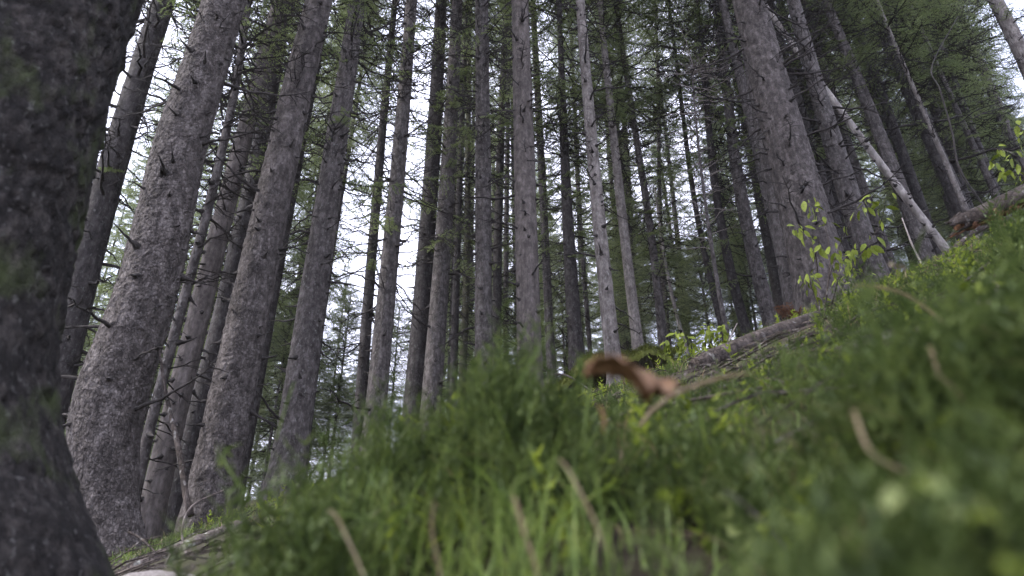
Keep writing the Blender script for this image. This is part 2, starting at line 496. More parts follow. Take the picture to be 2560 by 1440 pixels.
# single dead branches for the nearer trunks (shared meshes)
BR = {'stub': [], 'mid': [], 'long': []}
rs1 = np.random.RandomState(21)
for kind, Ls in (('stub', (.07, .10, .13, .17, .24)), ('mid', (.35, .5, .7, .9)), ('long', (1.2, 1.6, 2.1))):
    for L_ in Ls:
        acc = Acc(); dead_branch(acc, L_, rs1, 5, .019 if kind == 'stub' else .015 + .006 * L_, kind != 'stub')
        BR[kind].append(acc.build("branch_" + kind, [M['twig']], True))
BRP = []
for L_ in (.3, .5, .7, .9):
    acc = Acc(); dead_branch(acc, L_, rs1, 4, .010, True); BRP.append(acc.build("branch_pale", [M['twig_pale']], True))


# ------------------------------------------------------------------ trunks
def smooth_path(z, zs, X):
    """monotone-free cubic (Catmull-Rom) interpolation of X(zs) at z"""
    zs = np.asarray(zs, float); X = np.asarray(X, float)
    mslope = np.gradient(X, zs, axis=0) if len(zs) > 2 else np.repeat(((X[1:] - X[:-1]) / (zs[1:] - zs[:-1])[:, None]), 2, 0)
    i = np.clip(np.searchsorted(zs, z) - 1, 0, len(zs) - 2)
    h = (zs[i + 1] - zs[i]); t = (z - zs[i]) / h
    t2, t3 = t * t, t * t * t
    return ((2 * t3 - 3 * t2 + 1)[:, None] * X[i] + ((t3 - 2 * t2 + t) * h)[:, None] * mslope[i]
            + (-2 * t3 + 3 * t2)[:, None] * X[i + 1] + ((t3 - t2) * h)[:, None] * mslope[i + 1])


def trunk_mesh(name, C, Rr, n, material, rough=.03, plates=0, seed=0):
    """C (k,3) centreline, Rr radii; uneven cross sections, bark relief in the geometry"""
    k = len(C)
    a = np.arange(n) * 2 * math.pi / n
    s = np.concatenate([[0], np.cumsum(np.linalg.norm(np.diff(C, axis=0), axis=1))])
    AA, SS = np.meshgrid(a, s)
    per = 8
    base = vnoise(AA / (2 * math.pi) * 3, SS * .7, 3, seed) - .5
    fine = vnoise(AA / (2 * math.pi) * 12, SS * 9, 12, seed + 1) - .5
    disp = Rr[:, None] * (base * .09 + fine * rough * 1.2)
    if plates:
        rm = float(np.median(Rr[:max(2, k // 2)]))
        nu = max(6, int(2 * math.pi * rm / plates))
        pw = max(3, nu // 2)
        w1 = vnoise(AA / (2 * math.pi) * pw, SS / plates * .45, pw, seed + 4) - .5
        w2 = vnoise(AA / (2 * math.pi) * pw, SS / plates * .45, pw, seed + 6) - .5
        w3 = vnoise(AA / (2 * math.pi) * nu * 2, SS / plates * 1.7, nu * 2, seed + 7) - .5
        d1, d2, idv, gv = cells(AA / (2 * math.pi) * nu + w1 * 1.5 + w3 * .5, SS / (plates * 1.6) + w2 * 1.8 + w3 * .5, nu, seed + 2)
        edge = np.clip((d2 - d1) / .22, 0, 1)
        disp = disp + (edge * (.35 + .65 * idv) + np.clip(gv, -1, 1) * .9 * (.3 + idv)) * plates * .25
        f2 = vnoise(AA / (2 * math.pi) * nu * 3, SS / plates * 3, nu * 3, seed + 5) - .5
        disp = disp + f2 * plates * .14 - plates * .17
    rr = Rr[:, None] + disp
    V = np.stack([C[:, 0][:, None] + rr * np.cos(AA), C[:, 1][:, None] + rr * np.sin(AA), np.repeat(C[:, 2][:, None], n, 1)], -1).reshape(-1, 3)
    i = np.arange(k - 1)[:, None] * n; j = np.arange(n)[None]; j2 = (j + 1) % n
    F = np.stack([i + j, i + j2, i + n + j2, i + n + j], -1).reshape(-1, 4)
    top = (np.arange(n) + (k - 1) * n)[None]
    return mesh_np(name, V, [F, top], [material], None, True)


def align_z(vec):
    return Vector((0, 0, 1)).rotation_difference(Vector(vec))


CNT = [0]


def spruce(label, Y, keys, bark='bark', H=25., crown=None, dead=None, branches=0, blen=('stub', 'mid'), sides=14, dz=.25,
           plates=0, rough=.03, group=None, name="spruce_tree", flare=.35, pale=False, cat="tree", top=None, dY=0., bz=(.3, 9.), poly=2):
    """keys: (px, py, width px) along the stem from low to high in the photograph, in the upright plane at depth Y"""
    CNT[0] += 1; seed = CNT[0]; rs = np.random.RandomState(seed * 7 + 1)
    keys = sorted(keys, key=lambda k: -k[1])
    if poly and len(keys) >= 4:
        kx, ky, kw = (np.array(v, float) for v in zip(*keys))
        fx, fw = np.polyfit(ky, kx, poly), np.polyfit(ky, kw, 1)
        yy = np.linspace(ky[0], ky[-1], 7)
        keys = [(np.polyval(fx, y_), y_, max(3, np.polyval(fw, y_))) for y_ in yy]
    pts = []; rr = []
    py_hi = keys[-1][1]
    for (px, py, w) in keys:
        f = (keys[0][1] - py) / max(1, keys[0][1] - py_hi)
        p = at(px, py, Y + dY * f); pts.append(p)
        rr.append(w / 2 / FPX * (p[1] * CP + p[2] * SP))
    pts = np.array(pts); rr = np.array(rr)
    # down to the ground
    lo = pts[0]; d = (pts[0] - pts[min(1, len(pts) - 1)])
    d = d / max(1e-3, -d[2])
    q = lo.copy(); step = 0
    while q[2] > g1(q[0], q[1]) and step < 400:
        q = q + d * .02; step += 1
    base = q.copy()
    if step > 3:
        b2 = base + d * .25; pts = np.vstack([b2, pts]); rr = np.concatenate([[rr[0] * 1.04], rr])
    else:
        b2 = np.array([lo[0], lo[1], min(lo[2], g1(lo[0], lo[1])) - .25]); base = np.array([lo[0], lo[1], g1(lo[0], lo[1])])
        if lo[2] - b2[2] > .02:
            pts = np.vstack([b2, pts]); rr = np.concatenate([[rr[0] * 1.02], rr])
    # on up, out of the picture, to the tip
    hi = pts[-1]; zt = base[2] + H if top is None else top
    if hi[2] < zt - .5:
        dd = pts[-1] - pts[-2]; dd = dd / dd[2]
        for f in (.25, .6, 1.):
            hgt = (zt - hi[2]) * f
            pts = np.vstack([pts, hi + np.array([dd[0] * hgt * (1 - .4 * f), dd[1] * hgt * (1 - .4 * f), hgt])])
            rr = np.append(rr, max(.012, rr[-1] if f == 0 else (rr[-1] * (1 - f) + .015 * f) if f == 1 else rr[-1] * (1 - .5 * f)))
    zv = min(at(1280, -60, Y)[2], pts[-1, 2])                 # close rings where the stem is seen, wide ones above
    z = np.concatenate([np.arange(pts[0, 2], zv, dz), np.arange(zv, pts[-1, 2], max(dz, min(.3, dz * 12)))])
    C = smooth_path(z, pts[:, 2], pts)
    C[:, 2] = z
    Rr = np.maximum(np.interp(z, pts[:, 2], rr), .008)
    Rr = Rr * (1 + flare * np.exp(-np.maximum(z - base[2], 0) / (.9 * max(.12, rr[0] * 1.6))))
    root = bpy.data.objects.new(name, None); COL.objects.link(root); root.location = base
    root.empty_display_size = .2
    tag(root, label, cat, group)
    link("trunk", trunk_mesh("trunk", C - base, Rr, sides, M[bark], rough, plates, seed * 13), root)
    def on(zz):
        return np.array([np.interp(zz, z, C[:, c]) for c in range(3)]), float(np.interp(zz, z, Rr))
    hgt = z[-1] - base[2]
    if crown is not None:
        vi, cb = crown
        me_c = CROWN_FAR[vi - 10] if vi >= 10 else CROWN[vi]; ch = 16 if vi >= 10 else CROWN_H[vi]
        p0, _ = on(base[2] + cb); p1, _ = on(z[-1])
        c = link("crown", me_c, root, p0 - base)
        s = (np.linalg.norm(p1 - p0) + .3) / ch
        c.rotation_mode = 'QUATERNION'
        c.rotation_quaternion = align_z(p1 - p0) @ Quaternion((0, 0, 1), rs.uniform(0, 6.28))
        sx = rs.uniform(.85, 1.15); c.scale = (sx, sx, s)
    if dead is not None:
        vi, z0, z1 = dead
        p0, _ = on(base[2] + z0); p1, _ = on(base[2] + z1)
        c = link("dead_boughs", DEAD[vi], root, p0 - base)
        c.rotation_mode = 'QUATERNION'
        c.rotation_quaternion = align_z(p1 - p0) @ Quaternion((0, 0, 1), rs.uniform(0, 6.28))
        c.scale = (rs.uniform(.8, 1.1),) * 2 + (np.linalg.norm(p1 - p0) / 10,)
        tag(c, kind="stuff")
    branches = int(branches * 1.7)
    for q in range(branches):
        zz = base[2] + bz[0] + (bz[1] - bz[0]) * (q + rs.rand()) / branches
        p, r_ = on(zz)
        az = rs.uniform(math.radians(150), math.radians(390))
        kind = blen[0] if rs.rand() < .72 else blen[1] if len(blen) < 3 or rs.rand() < .5 else blen[2]
        me_b = BRP[rs.randint(len(BRP))] if pale else BR[kind][rs.randint(len(BR[kind]))]
        o = link("branch", me_b, root, p - base + np.array([math.cos(az), math.sin(az), 0]) * r_ * .92)
        o.rotation_euler = (rs.uniform(-.6, .6), math.radians(rs.uniform(-22, 30)), az)
        o.scale = (rs.uniform(.75, 1.25),) * 3
    return root, on, base


exec_order = True
# ---- the nearest trunk, cut by the left edge
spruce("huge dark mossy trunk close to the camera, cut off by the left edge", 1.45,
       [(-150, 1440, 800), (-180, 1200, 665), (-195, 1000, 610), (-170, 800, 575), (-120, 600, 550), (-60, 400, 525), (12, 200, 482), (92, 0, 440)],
       'bark_shaded', 22, (2, 9.5), None, 0, sides=220, dz=.012, plates=.034, flare=.0, rough=.05, poly=0)
spruce("dark leaning trunk just right of the huge near trunk, bristling with bare boughs", 8.0,
       [(150, 900, 76), (215, 700, 74), (280, 400, 62), (345, 200, 58), (412, 0, 52)], 'bark_deep', 24, (1, 9), (0, 1.5, 9.5), 34, ('mid', 'long'), 24, .08, .0)
spruce("stout flaky-barked trunk with a swollen bent base, second large trunk from the left", 6.0,
       [(285, 1385, 150), (262, 1270, 158), (255, 1150, 165), (275, 1000, 165), (325, 850, 153), (367, 720, 143), (412, 540, 132), (455, 360, 122), (508, 180, 108), (562, 0, 97)],
       'bark_big', 26, (0, 12), (2, 5, 12), 34, ('stub', 'mid'), 190, .011, .040, flare=.10, bz=(1, 7.5), poly=0)
spruce("slim crooked lichen-grey stem right of the flaky swollen-based trunk", 7.4,
       [(322, 1320, 30), (350, 1170, 27), (400, 970, 26), (442, 820, 24), (475, 700, 23), (550, 400, 21), (590, 200, 20), (622, 0, 18)],
       'bark', 15, (3, 6.5), (2, .6, 7), 14, ('stub', 'mid'), 14, .07, poly=3)
spruce("smooth brownish trunk dotted with stubs, left one of a close pair", 8.6,
       [(362, 1360, 72), (390, 1220, 66), (430, 1070, 62), (465, 920, 56), (505, 770, 52), (540, 600, 48), (600, 375, 44), (650, 200, 40), (700, 0, 36)],
       'bark_smooth', 24, (1, 11), (0, 5, 11), 40, ('stub', 'mid'), 32, .06, bz=(.4, 9))
spruce("darker trunk half hidden behind the smooth stub-dotted one, right of the pair", 9.6,
       [(425, 1300, 60), (490, 1095, 56), (525, 920, 52), (550, 770, 50), (600, 600, 46), (640, 430, 42), (675, 275, 38), (700, 100, 33), (712, 0, 31)],
       'bark_deep', 25, (3, 10), (1, 3, 11), 22, ('stub', 'mid'), 26, .07, bz=(.4, 10))
spruce("stout rough trunk rising behind the foreground grass, third of the large left trunks", 7.2,
       [(530, 1255, 122), (548, 1150, 116), (565, 1070, 113), (590, 920, 107), (622, 770, 100), (648, 650, 94), (700, 425, 84), (748, 250, 74), (792, 0, 62)],
       'bark_big', 26, (2, 12), (0, 5, 12), 40, ('stub', 'stub', 'mid'), 140, .014, .036, flare=.15, bz=(.5, 8.5))
spruce("thin dark trunk peeping out along the right edge of the stout rough trunk", 12.5,
       [(600, 1180, 40), (650, 900, 36), (690, 680, 32), (740, 430, 28), (790, 150, 24)], 'bark_deep', 24, (0, 11), (0, 4, 11), sides=16, dz=.12)
spruce("tall evenly tapered trunk with many short stubs, just left of the open sky gap", 9.0,
       [(725, 1120, 84), (735, 1070, 82), (760, 920, 76), (785, 770, 70), (795, 650, 66), (820, 475, 58), (845, 300, 51), (880, 120, 44), (895, 0, 40)],
       'bark', 26, (3, 12), (1, 3, 12), 46, ('stub', 'mid'), 70, .022, .034, bz=(.5, 10))
spruce("very thin dark stem hugging the right side of the evenly tapered stubby trunk", 15.0,
       [(770, 1080, 18), (800, 850, 16), (822, 680, 14), (860, 450, 11)], 'bark_deep', 16, (11, 8), None, sides=9, dz=.3)
spruce("narrow nearly black stem standing alone against the white sky gap", 14.0,
       [(900, 1040, 31), (910, 900, 30), (920, 700, 27), (932, 650, 26), (955, 350, 21), (975, 125, 17)], 'bark_deep', 22, (3, 13.5), (1, 1.5, 13), sides=14, dz=.12)
spruce("pale scaly trunk right of the narrow black stem by the sky gap", 11.0,
       [(948, 920, 50), (965, 750, 47), (972, 700, 46), (985, 550, 41), (1000, 350, 36), (1012, 200, 32), (1030, 0, 27)], 'bark', 25, (0, 13), (1, 2, 13), 24, ('stub', 'mid'), 36, .05, .024, bz=(.5, 12))
spruce("dark straight trunk, left of two similar dark trunks at the picture's middle left", 12.5,
       [(1038, 960, 49), (1050, 800, 48), (1062, 700, 46), (1075, 500, 41), (1087, 250, 35), (1105, 0, 29)], 'bark_deep', 26, (1, 13), (1, 2, 13), 20, ('stub', 'mid'), 26, .08, bz=(.5, 12))
spruce("dark brown trunk, right of two similar trunks at the picture's middle left", 12.0,
       [(1084, 950, 50), (1092, 800, 47), (1105, 700, 44), (1117, 450, 38), (1130, 250, 33), (1143, 0, 27)], 'bark', 26, (2, 14), (1, 3, 13.5), 26, ('stub', 'mid'), 26, .08, bz=(.5, 12))
spruce("thin dark pole-like trunk between the two dark brown trunks and the speckled trunk", 18.0,
       [(1134, 960, 20), (1140, 700, 18), (1150, 450, 16), (1162, 125, 13)], 'bark_deep', 24, (3, 15), (0, 1, 14), sides=12, dz=.2)
spruce("slender moss-green trunk directly behind the thin dark pole trunk", 19.0,
       [(1157, 940, 20), (1167, 650, 17), (1170, 350, 14)], 'bark_moss', 23, (11, 12), (1, 2, 12), sides=12, dz=.2)
spruce("straight grey trunk with pale lichen speckles, upright just left of centre", 11.2,
       [(1208, 1000, 46), (1210, 850, 47), (1209, 700, 45), (1207, 500, 41), (1207, 250, 36), (1204, 0, 31)], 'bark', 26, (3, 14), (1, 3, 14), 34, ('stub', 'mid'), 36, .05, .022, bz=(.5, 13))
spruce("thin dark mottled trunk between the lichen-speckled and the smooth centre trunks", 17.0,
       [(1240, 920, 25), (1242, 750, 24), (1245, 600, 22), (1252, 350, 19), (1267, 0, 14)], 'bark_deep', 25, (1, 15), (1, 2, 15), sides=14, dz=.15)
spruce("faint thin trunk touching the left edge of the smooth centre trunk", 24.0,
       [(1264, 900, 15), (1265, 650, 13), (1270, 250, 11)], 'bark', 24, (10, 13), (0, 3, 13), sides=9, dz=.3)
spruce("smooth straight grey trunk at the picture's centre with drooping snapped branches", 9.0,
       [(1328, 1010, 66), (1325, 850, 63), (1320, 700, 59), (1312, 500, 54), (1307, 250, 49), (1300, 0, 43)], 'bark_smooth', 26, (2, 13), (0, 4, 13), 42, ('stub', 'mid', 'mid'), 48, .035, .020, bz=(.4, 11))
spruce("narrow mottled trunk immediately right of the smooth centre trunk", 16.0,
       [(1378, 900, 24), (1375, 850, 23), (1365, 650, 21), (1355, 425, 18), (1342, 200, 16), (1332, 0, 14)], 'bark', 25, (0, 14), (1, 2, 14), sides=14, dz=.12)
spruce("dark thick-footed trunk standing on the mossy rise right of centre", 14.5,
       [(1442, 885, 42), (1436, 800, 37), (1424, 650, 30), (1412, 375, 22), (1404, 200, 17)], 'bark_deep', 20, (0, 7), (3, 1, 8), sides=18, dz=.12, flare=.4)
spruce("spindly grey stem behind the dark thick-footed trunk", 22.0,
       [(1476, 885, 12), (1455, 625, 11), (1437, 275, 9)], 'bark', 20, (11, 11), (0, 2, 11), sides=8, dz=.3)
spruce("pale sunlit grey trunk rising behind the curled brown leaf", 9.6,
       [(1537, 975, 42), (1537, 900, 43), (1518, 715, 38), (1482, 425, 31), (1465, 200, 26), (1452, 0, 22)], 'bark_light', 24, (1, 13), (0, 3, 13), 30, ('stub', 'mid'), 36, .04, .02, bz=(.6, 12))
spruce("pale peeling trunk just right of the sunlit one", 13.5,
       [(1596, 900, 29), (1580, 700, 27), (1565, 625, 25), (1540, 425, 21), (1520, 225, 18), (1500, 0, 14)], 'bark_light', 24, (3, 14), (1, 4, 14), sides=18, dz=.1)
spruce("thin dark stem right of the pale peeling trunk", 24.0,
       [(1612, 880, 13), (1605, 800, 12), (1585, 675, 11), (1560, 450, 9)], 'bark_deep', 22, (10, 12), (0, 2, 12), sides=8, dz=.3)
spruce("light grey trunk, left of two thin trunks above the yellow shrub", 16.0,
       [(1660, 890, 25), (1645, 725, 22), (1640, 675, 21), (1620, 550, 19), (1600, 400, 17)], 'bark', 23, (2, 9), (3, 1, 10), sides=14, dz=.15)
spruce("thinner grey trunk, right of two thin trunks above the yellow shrub", 21.0,
       [(1674, 880, 14), (1657, 650, 13), (1652, 600, 12), (1647, 325, 9)], 'bark', 22, (10, 12), (1, 1, 11), sides=10, dz=.3)
spruce("leaning pale bare pole above the yellow shrub", 17.0,
       [(1712, 860, 10), (1695, 800, 10), (1670, 690, 9), (1655, 600, 7)], 'wood_pale', 5.5, None, None, 6, ('stub', 'stub'), 8, .2, name="dead_pole", cat="dead tree", pale=False, bz=(.5, 4))
spruce("dark slender trunk left of the pale-twigged dead snag", 17.0,
       [(1803, 810, 17), (1780, 720, 16), (1745, 550, 14), (1712, 325, 11)], 'bark_deep', 22, (0, 11), (3, 1, 11), sides=12, dz=.15)
spruce("thin dead snag with bleached curling twigs, right of centre", 12.0,
       [(1820, 860, 14), (1795, 700, 12), (1770, 550, 10), (1750, 425, 7), (1730, 175, 3)], 'bark', 11, None, None, 46, ('mid', 'mid'), 10, .12, name="dead_snag", cat="dead tree", pale=True, bz=(2, 9.0), top=at(1730, 175, 12)[2])
spruce("dark trunk directly right of the bleached dead snag", 15.0,
       [(1874, 850, 27), (1845, 760, 26), (1818, 640, 23), (1795, 500, 20), (1770, 300, 16)], 'bark_deep', 23, (1, 9), (3, 1, 10), sides=16, dz=.12)
spruce("grey trunk left of the big twin-footed trunk group", 14.5,
       [(1932, 820, 40), (1900, 700, 36), (1870, 575, 32), (1850, 475, 29), (1820, 250, 24)], 'bark', 24, (0, 10), (3, 2, 11), 10, ('stub', 'mid'), 22, .1)
spruce("light brown trunk tucked behind the left edge of the twin-footed pair", 12.5,
       [(1985, 760, 36), (1950, 625, 33), (1925, 500, 30), (1890, 350, 27), (1840, 150, 22), (1805, 0, 19)], 'bark', 24, (2, 12), (1, 2, 12), sides=18, dz=.1)
spruce("slighter left trunk of the twin-footed pair behind the yellow-green sapling", 9.6,
       [(1998, 790, 60), (1984, 720, 58), (1962, 600, 55), (1938, 480, 48), (1908, 350, 36), (1880, 200, 27), (1856, 60, 20)], 'bark', 21, (3, 11), None, 22, ('mid', 'stub'), 48, .03, .024, flare=.25)
spruce("biggest trunk on the right, studded with thick broken branches", 8.6,
       [(2075, 780, 134), (2062, 730, 128), (2030, 600, 117), (1990, 450, 107), (1950, 300, 97), (1910, 150, 87), (1872, 0, 76)], 'bark_big', 27, (0, 13), (0, 2, 13), 64, ('mid', 'stub'), 140, .014, .036, flare=.3, bz=(.5, 9))
spruce("dark narrow trunk showing behind the biggest right trunk", 14.0,
       [(2090, 560, 26), (2050, 430, 24), (2005, 280, 22), (1965, 150, 20), (1925, 0, 17)], 'bark_deep', 24, (1, 11), (1, 2, 11), sides=14, dz=.15)
spruce("ridged trunk with a swollen foot right of the biggest right trunk", 9.6,
       [(2178, 660, 62), (2168, 620, 60), (2145, 560, 55), (2110, 450, 49), (2080, 350, 44), (2045, 225, 39), (2010, 100, 35), (1982, 0, 32)], 'bark', 25, (2, 12), (0, 3, 12), 36, ('mid', 'stub'), 44, .03, .022, flare=.3, bz=(.5, 9))
spruce("purplish thin trunk behind the foot of the ridged trunk", 14.5,
       [(2222, 650, 28), (2200, 590, 26), (2165, 490, 24), (2130, 390, 21), (2085, 250, 18)], 'bark', 22, (0, 9), (3, 1, 10), sides=14, dz=.15)
spruce("grey trunk seen behind the bleached leaning deadwood", 12.2,
       [(2318, 650, 42), (2285, 550, 38), (2240, 450, 34), (2200, 340, 30), (2160, 230, 27), (2105, 110, 24), (2065, 0, 21)], 'bark', 24, (1, 12), (1, 4, 12), 20, ('stub', 'mid'), 24, .08)
spruce("dark curving trunk in the upper right, right of the leaning deadwood", 12.5,
       [(2445, 620, 42), (2400, 515, 40), (2370, 440, 38), (2315, 320, 36), (2265, 210, 33), (2215, 100, 30), (2172, 0, 28)], 'bark_deep', 24, (3, 9), (3, 2, 10), 18, ('mid', 'long'), 24, .08)
spruce("pale thin trunk crossing in front of the dark curving trunk's foot", 11.5,
       [(2440, 590, 17), (2400, 490, 15), (2370, 420, 13), (2340, 350, 11)], 'bark_light', 12, (3, 5), (2, 1, 6), sides=10, dz=.12)
spruce("dim trunk in the far upper right behind the foliage", 17.0,
       [(2510, 520, 20), (2450, 380, 19), (2400, 270, 18), (2310, 90, 16), (2262, 0, 14)], 'bark_deep', 22, (0, 7), (3, 1, 8), sides=12, dz=.2)
spruce("thin grey trunk above the broken log on the right", 13.5,
       [(2500, 510, 18), (2455, 410, 16), (2410, 315, 14), (2350, 180, 11)], 'bark', 20, (2, 8), (3, 1, 9), sides=12, dz=.2)
spruce("light trunk cutting the top right corner", 11.0,
       [(2640, 330, 44), (2595, 220, 40), (2548, 120, 36), (2488, 0, 30)], 'bark_light', 23, (2, 10), (1, 3, 10), 8, ('stub', 'mid'), 24, .08)
# bleached dead trunk leaning to the left, hung up behind the ridged trunk
spruce("bleached bare dead trunk leaning left behind the ridged trunk", 10.9,
       [(2378, 640, 22), (2310, 555, 21), (2250, 475, 20), (2150, 340, 18), (2075, 240, 16), (1990, 125, 15), (1908, 8, 13)], 'wood_pale', 11, None, None, 20, ('stub', 'stub'), 24, .06,
       name="leaning_dead_trunk", cat="dead tree", top=at(1880, -30, 10.9)[2], flare=.05, bz=(.5, 6))

# ---- forest further back
rs = np.random.RandomState(77)
placed = [(o.location.x, o.location.y) for o in bpy.data.objects if o.get("category") in ("tree", "dead tree")]
FAR = []
tries = 0
while len(FAR) < 88 and tries < 9000:
    tries += 1
    Yf = rs.uniform(15, 46); t_ = rs.uniform(-.64, .86)
    X = t_ * Yf
    if -.30 < t_ < -.13 and (Yf < 40 or rs.rand() < .6): continue
    if -.13 < t_ < .02 and rs.rand() < .4: continue
    if t_ > .2 and (Yf > 34 or rs.rand() < .45): continue
    if .02 < t_ < .3 and Yf < 22 and rs.rand() < .5: continue
    if any((X - a) ** 2 + (Yf - b_) ** 2 < 1.9 ** 2 for a, b_ in placed): continue
    placed.append((X, Yf)); FAR.append((X, Yf))
FAR += [(.80 * 15, 15.), (.72 * 18, 18.), (.86 * 18, 18.), (.67 * 15.5, 15.5), (.76 * 22, 22.), (.83 * 21.5, 21.5)]
SHORT = ((-60, "huge near trunk"), (215, "dark leaning trunk"), (330, "swollen-based trunk"), (500, "stub-dotted trunk"), (590, "stout rough trunk"), (760, "evenly tapered trunk"),
         (910, "narrow black stem"), (965, "pale scaly trunk"), (1050, "dark straight trunk"), (1095, "dark brown trunk"), (1209, "lichen-speckled trunk"), (1323, "smooth centre trunk"),
         (1375, "narrow mottled trunk"), (1436, "thick-footed trunk"), (1528, "pale sunlit trunk"), (1585, "pale peeling trunk"), (1650, "light grey trunk"), (1785, "dark slender trunk"),
         (1905, "grey trunk"), (2040, "biggest right trunk"), (2160, "ridged trunk"), (2260, "leaning deadwood"), (2390, "dark curving trunk"), (2540, "top right corner trunk"))
for (X, Yf) in FAR:
    t_ = X / Yf
    zb = g1(X, Yf)
    def pix(x, y, z):
        dep = y * CP + z * SP; return 1280 + x / dep * FPX, 720 - (z * CP - y * SP) / dep * FPX
    d0 = rs.uniform(.2, .36); H = rs.uniform(19, 26)
    p0 = pix(X, Yf, zb); p1 = pix(X + rs.uniform(-.15, .15), Yf, zb + 6)
    dep = Yf * CP + zb * SP; dep1 = Yf * CP + (zb + 6) * SP
    far = Yf > 21
    pm = pix(X, Yf, zb + 3)[0]
    lo_ = [n_ for x_, n_ in SHORT if x_ <= pm]; hi_ = [n_ for x_, n_ in SHORT if x_ > pm]
    where = ("between the %s and the %s" % (lo_[-1], hi_[0])) if lo_ and hi_ else "right of the top right corner trunk" if lo_ else "left of the huge near trunk"
    lab = ("far pale-green spruce " if Yf > 32 else "background spruce " if Yf > 22 else "nearer background spruce ") + where
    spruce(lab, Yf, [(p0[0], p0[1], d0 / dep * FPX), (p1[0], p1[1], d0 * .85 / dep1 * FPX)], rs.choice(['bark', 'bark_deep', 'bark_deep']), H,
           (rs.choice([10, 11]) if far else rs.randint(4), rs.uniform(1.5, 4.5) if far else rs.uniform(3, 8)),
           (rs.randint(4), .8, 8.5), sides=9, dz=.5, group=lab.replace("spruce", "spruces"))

by = {}
for o in bpy.data.objects:
    if o.get("group") and "spruce" in o["label"]: by.setdefault(o["label"], []).append(o)
for lab, L in by.items():
    if len(L) < 2:
        del L[0]["group"]; continue
    L.sort(key=lambda o: o.location.x / o.location.y)
    words_ = {2: ("left", "right"), 3: ("leftmost", "middle", "rightmost")}.get(len(L), ("leftmost", "second-from-left", "third-from-left", "fourth-from-left", "fifth-from-left", "sixth-from-left", "seventh-from-left", "eighth-from-left", "ninth-from-left")[:len(L) - 1] + ("rightmost",))
    if len(L) == 4: words_ = ("leftmost", "left-middle", "right-middle", "rightmost")
    for o, w_ in zip(L, words_): o["label"] = w_ + " " + lab

# pale young spruces down the slope, seen low in the sky gaps
for q, (px, py, Yf, lab) in enumerate(((878, 730, 24, "pale young spruce top in the sky gap left of the narrow black stem"), (812, 850, 27, "hazy spruce top low in the gap beside the evenly tapered trunk"),
                                       (1000, 760, 25, "bluish young spruce between the pale scaly and the dark straight trunk"),
                                       (850, 960, 20, "low bushy young spruce just behind the grass under the sky gap"), (930, 900, 22, "young spruce behind the foot of the narrow black stem"),
                                       (1085, 640, 27, "young spruce behind the two dark middle-left trunks"), (1235, 700, 24, "young spruce behind the thin dark mottled trunk"), (560, 700, 24, "spruce top behind the stub-dotted pair"),
        (1625, 560, 22, "young green spruce right of the thin dark stem by the peeling trunk"), (1740, 600, 20, "bushy young spruce behind the yellow shrub"),
        (1790, 520, 24, "young spruce behind the dark slender trunk"), (1845, 560, 21, "bushy spruce between the snag and the grey trunk"), 
        (1560, 520, 25, "young spruce between the pale sunlit and peeling trunks"), (1400, 600, 24, "young spruce right of the narrow mottled trunk"),
        (2230, 330, 22, "green spruce top behind the leaning deadwood"), (2330, 300, 20, "bushy spruce behind the dark curving trunk's foot"), (2100, 420, 22, "spruce top in the gap beside the ridged trunk"),
        (2480, 250, 20, "bushy spruce above the broken log"),
        (230, 640, 22, "light green spruce low between the dark leaning and swollen-based trunks"), (180, 760, 18, "low bushy spruce right beside the huge near trunk"), (460, 650, 21, "light green spruce behind the slim crooked stem"),
        (680, 640, 22, "light green spruce low behind the stout rough trunk"), (730, 760, 19, "bushy low spruce left of the evenly tapered trunk's foot"))):
    pt = at(px, py, Yf); zb = g1(pt[0], Yf); hh = pt[2] - zb
    if hh < 2: continue
    dep = Yf * CP + zb * SP; pb = (1280 + pt[0] / dep * FPX, 720 - (zb * CP - Yf * SP) / dep * FPX)
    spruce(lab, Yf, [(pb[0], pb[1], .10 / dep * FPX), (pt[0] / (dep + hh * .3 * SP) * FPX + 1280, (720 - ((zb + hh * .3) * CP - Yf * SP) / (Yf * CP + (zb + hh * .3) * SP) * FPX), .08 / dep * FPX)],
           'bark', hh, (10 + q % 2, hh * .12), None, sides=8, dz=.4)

# ------------------------------------------------------------------ mossy ledge right of the centre trunk
rs = np.random.RandomState(31)
nu = 90
xs = np.linspace(at(1335, 900, 10.3)[0], at(1700, 900, 10.3)[0], nu)
prof = np.array([(.95, -.03), (.6, .02), (.3, .06), (.05, .07), (-.10, .03), (-.17, -.05), (-.14, -.12), (.0, -.19), (.22, -.27), (.32, -.40), (.28, -.62), (.15, -.85)])
LV = []
LEDGE_TOP = []
for q, x in enumerate(xs):
    yb = 10.32 + .12 * math.sin(x * 3.1) + .06 * math.sin(x * 8.3 + 1)
    zt = g1(x, 11.15) - .33
    wob = .05 * math.sin(x * 5.2 + 2) + .03 * math.sin(x * 13)
    end = min(1, min(q, nu - 1 - q) / 8)
    for k, (dy, dz) in enumerate(prof):
        LV.append((x + rs.normal() * .006, yb + dy + rs.normal() * .012, zt + (dz + .02) * (.35 + .65 * end) + wob * (1 if k < 8 else .3) + rs.normal() * .012 - .25 * (1 - end)))
    LEDGE_TOP.append((x, yb, zt + wob))
npf = len(prof)
i = np.arange(nu - 1)[:, None] * npf; j = np.arange(npf - 1)[None]
LF = np.stack([i + j, i + j + 1, i + npf + j + 1, i + npf + j], -1).reshape(-1, 4)
fm = np.tile(np.array([0, 0, 0, 0, 0, 0, 1, 1, 1, 1, 1]), nu - 1)
M['moss_mat'] = leaf_mat("moss_cushion", ((.3, (.055, .070, .014)), (.5, (.110, .125, .026)), (.72, (.185, .190, .055))), 9, 0, .95)
base = Vector(LV[len(LV) // 2])
me = mesh_np("ledge", np.array(LV) - np.array(base), LF, [M['moss_mat'], M['soil']], fm, True)
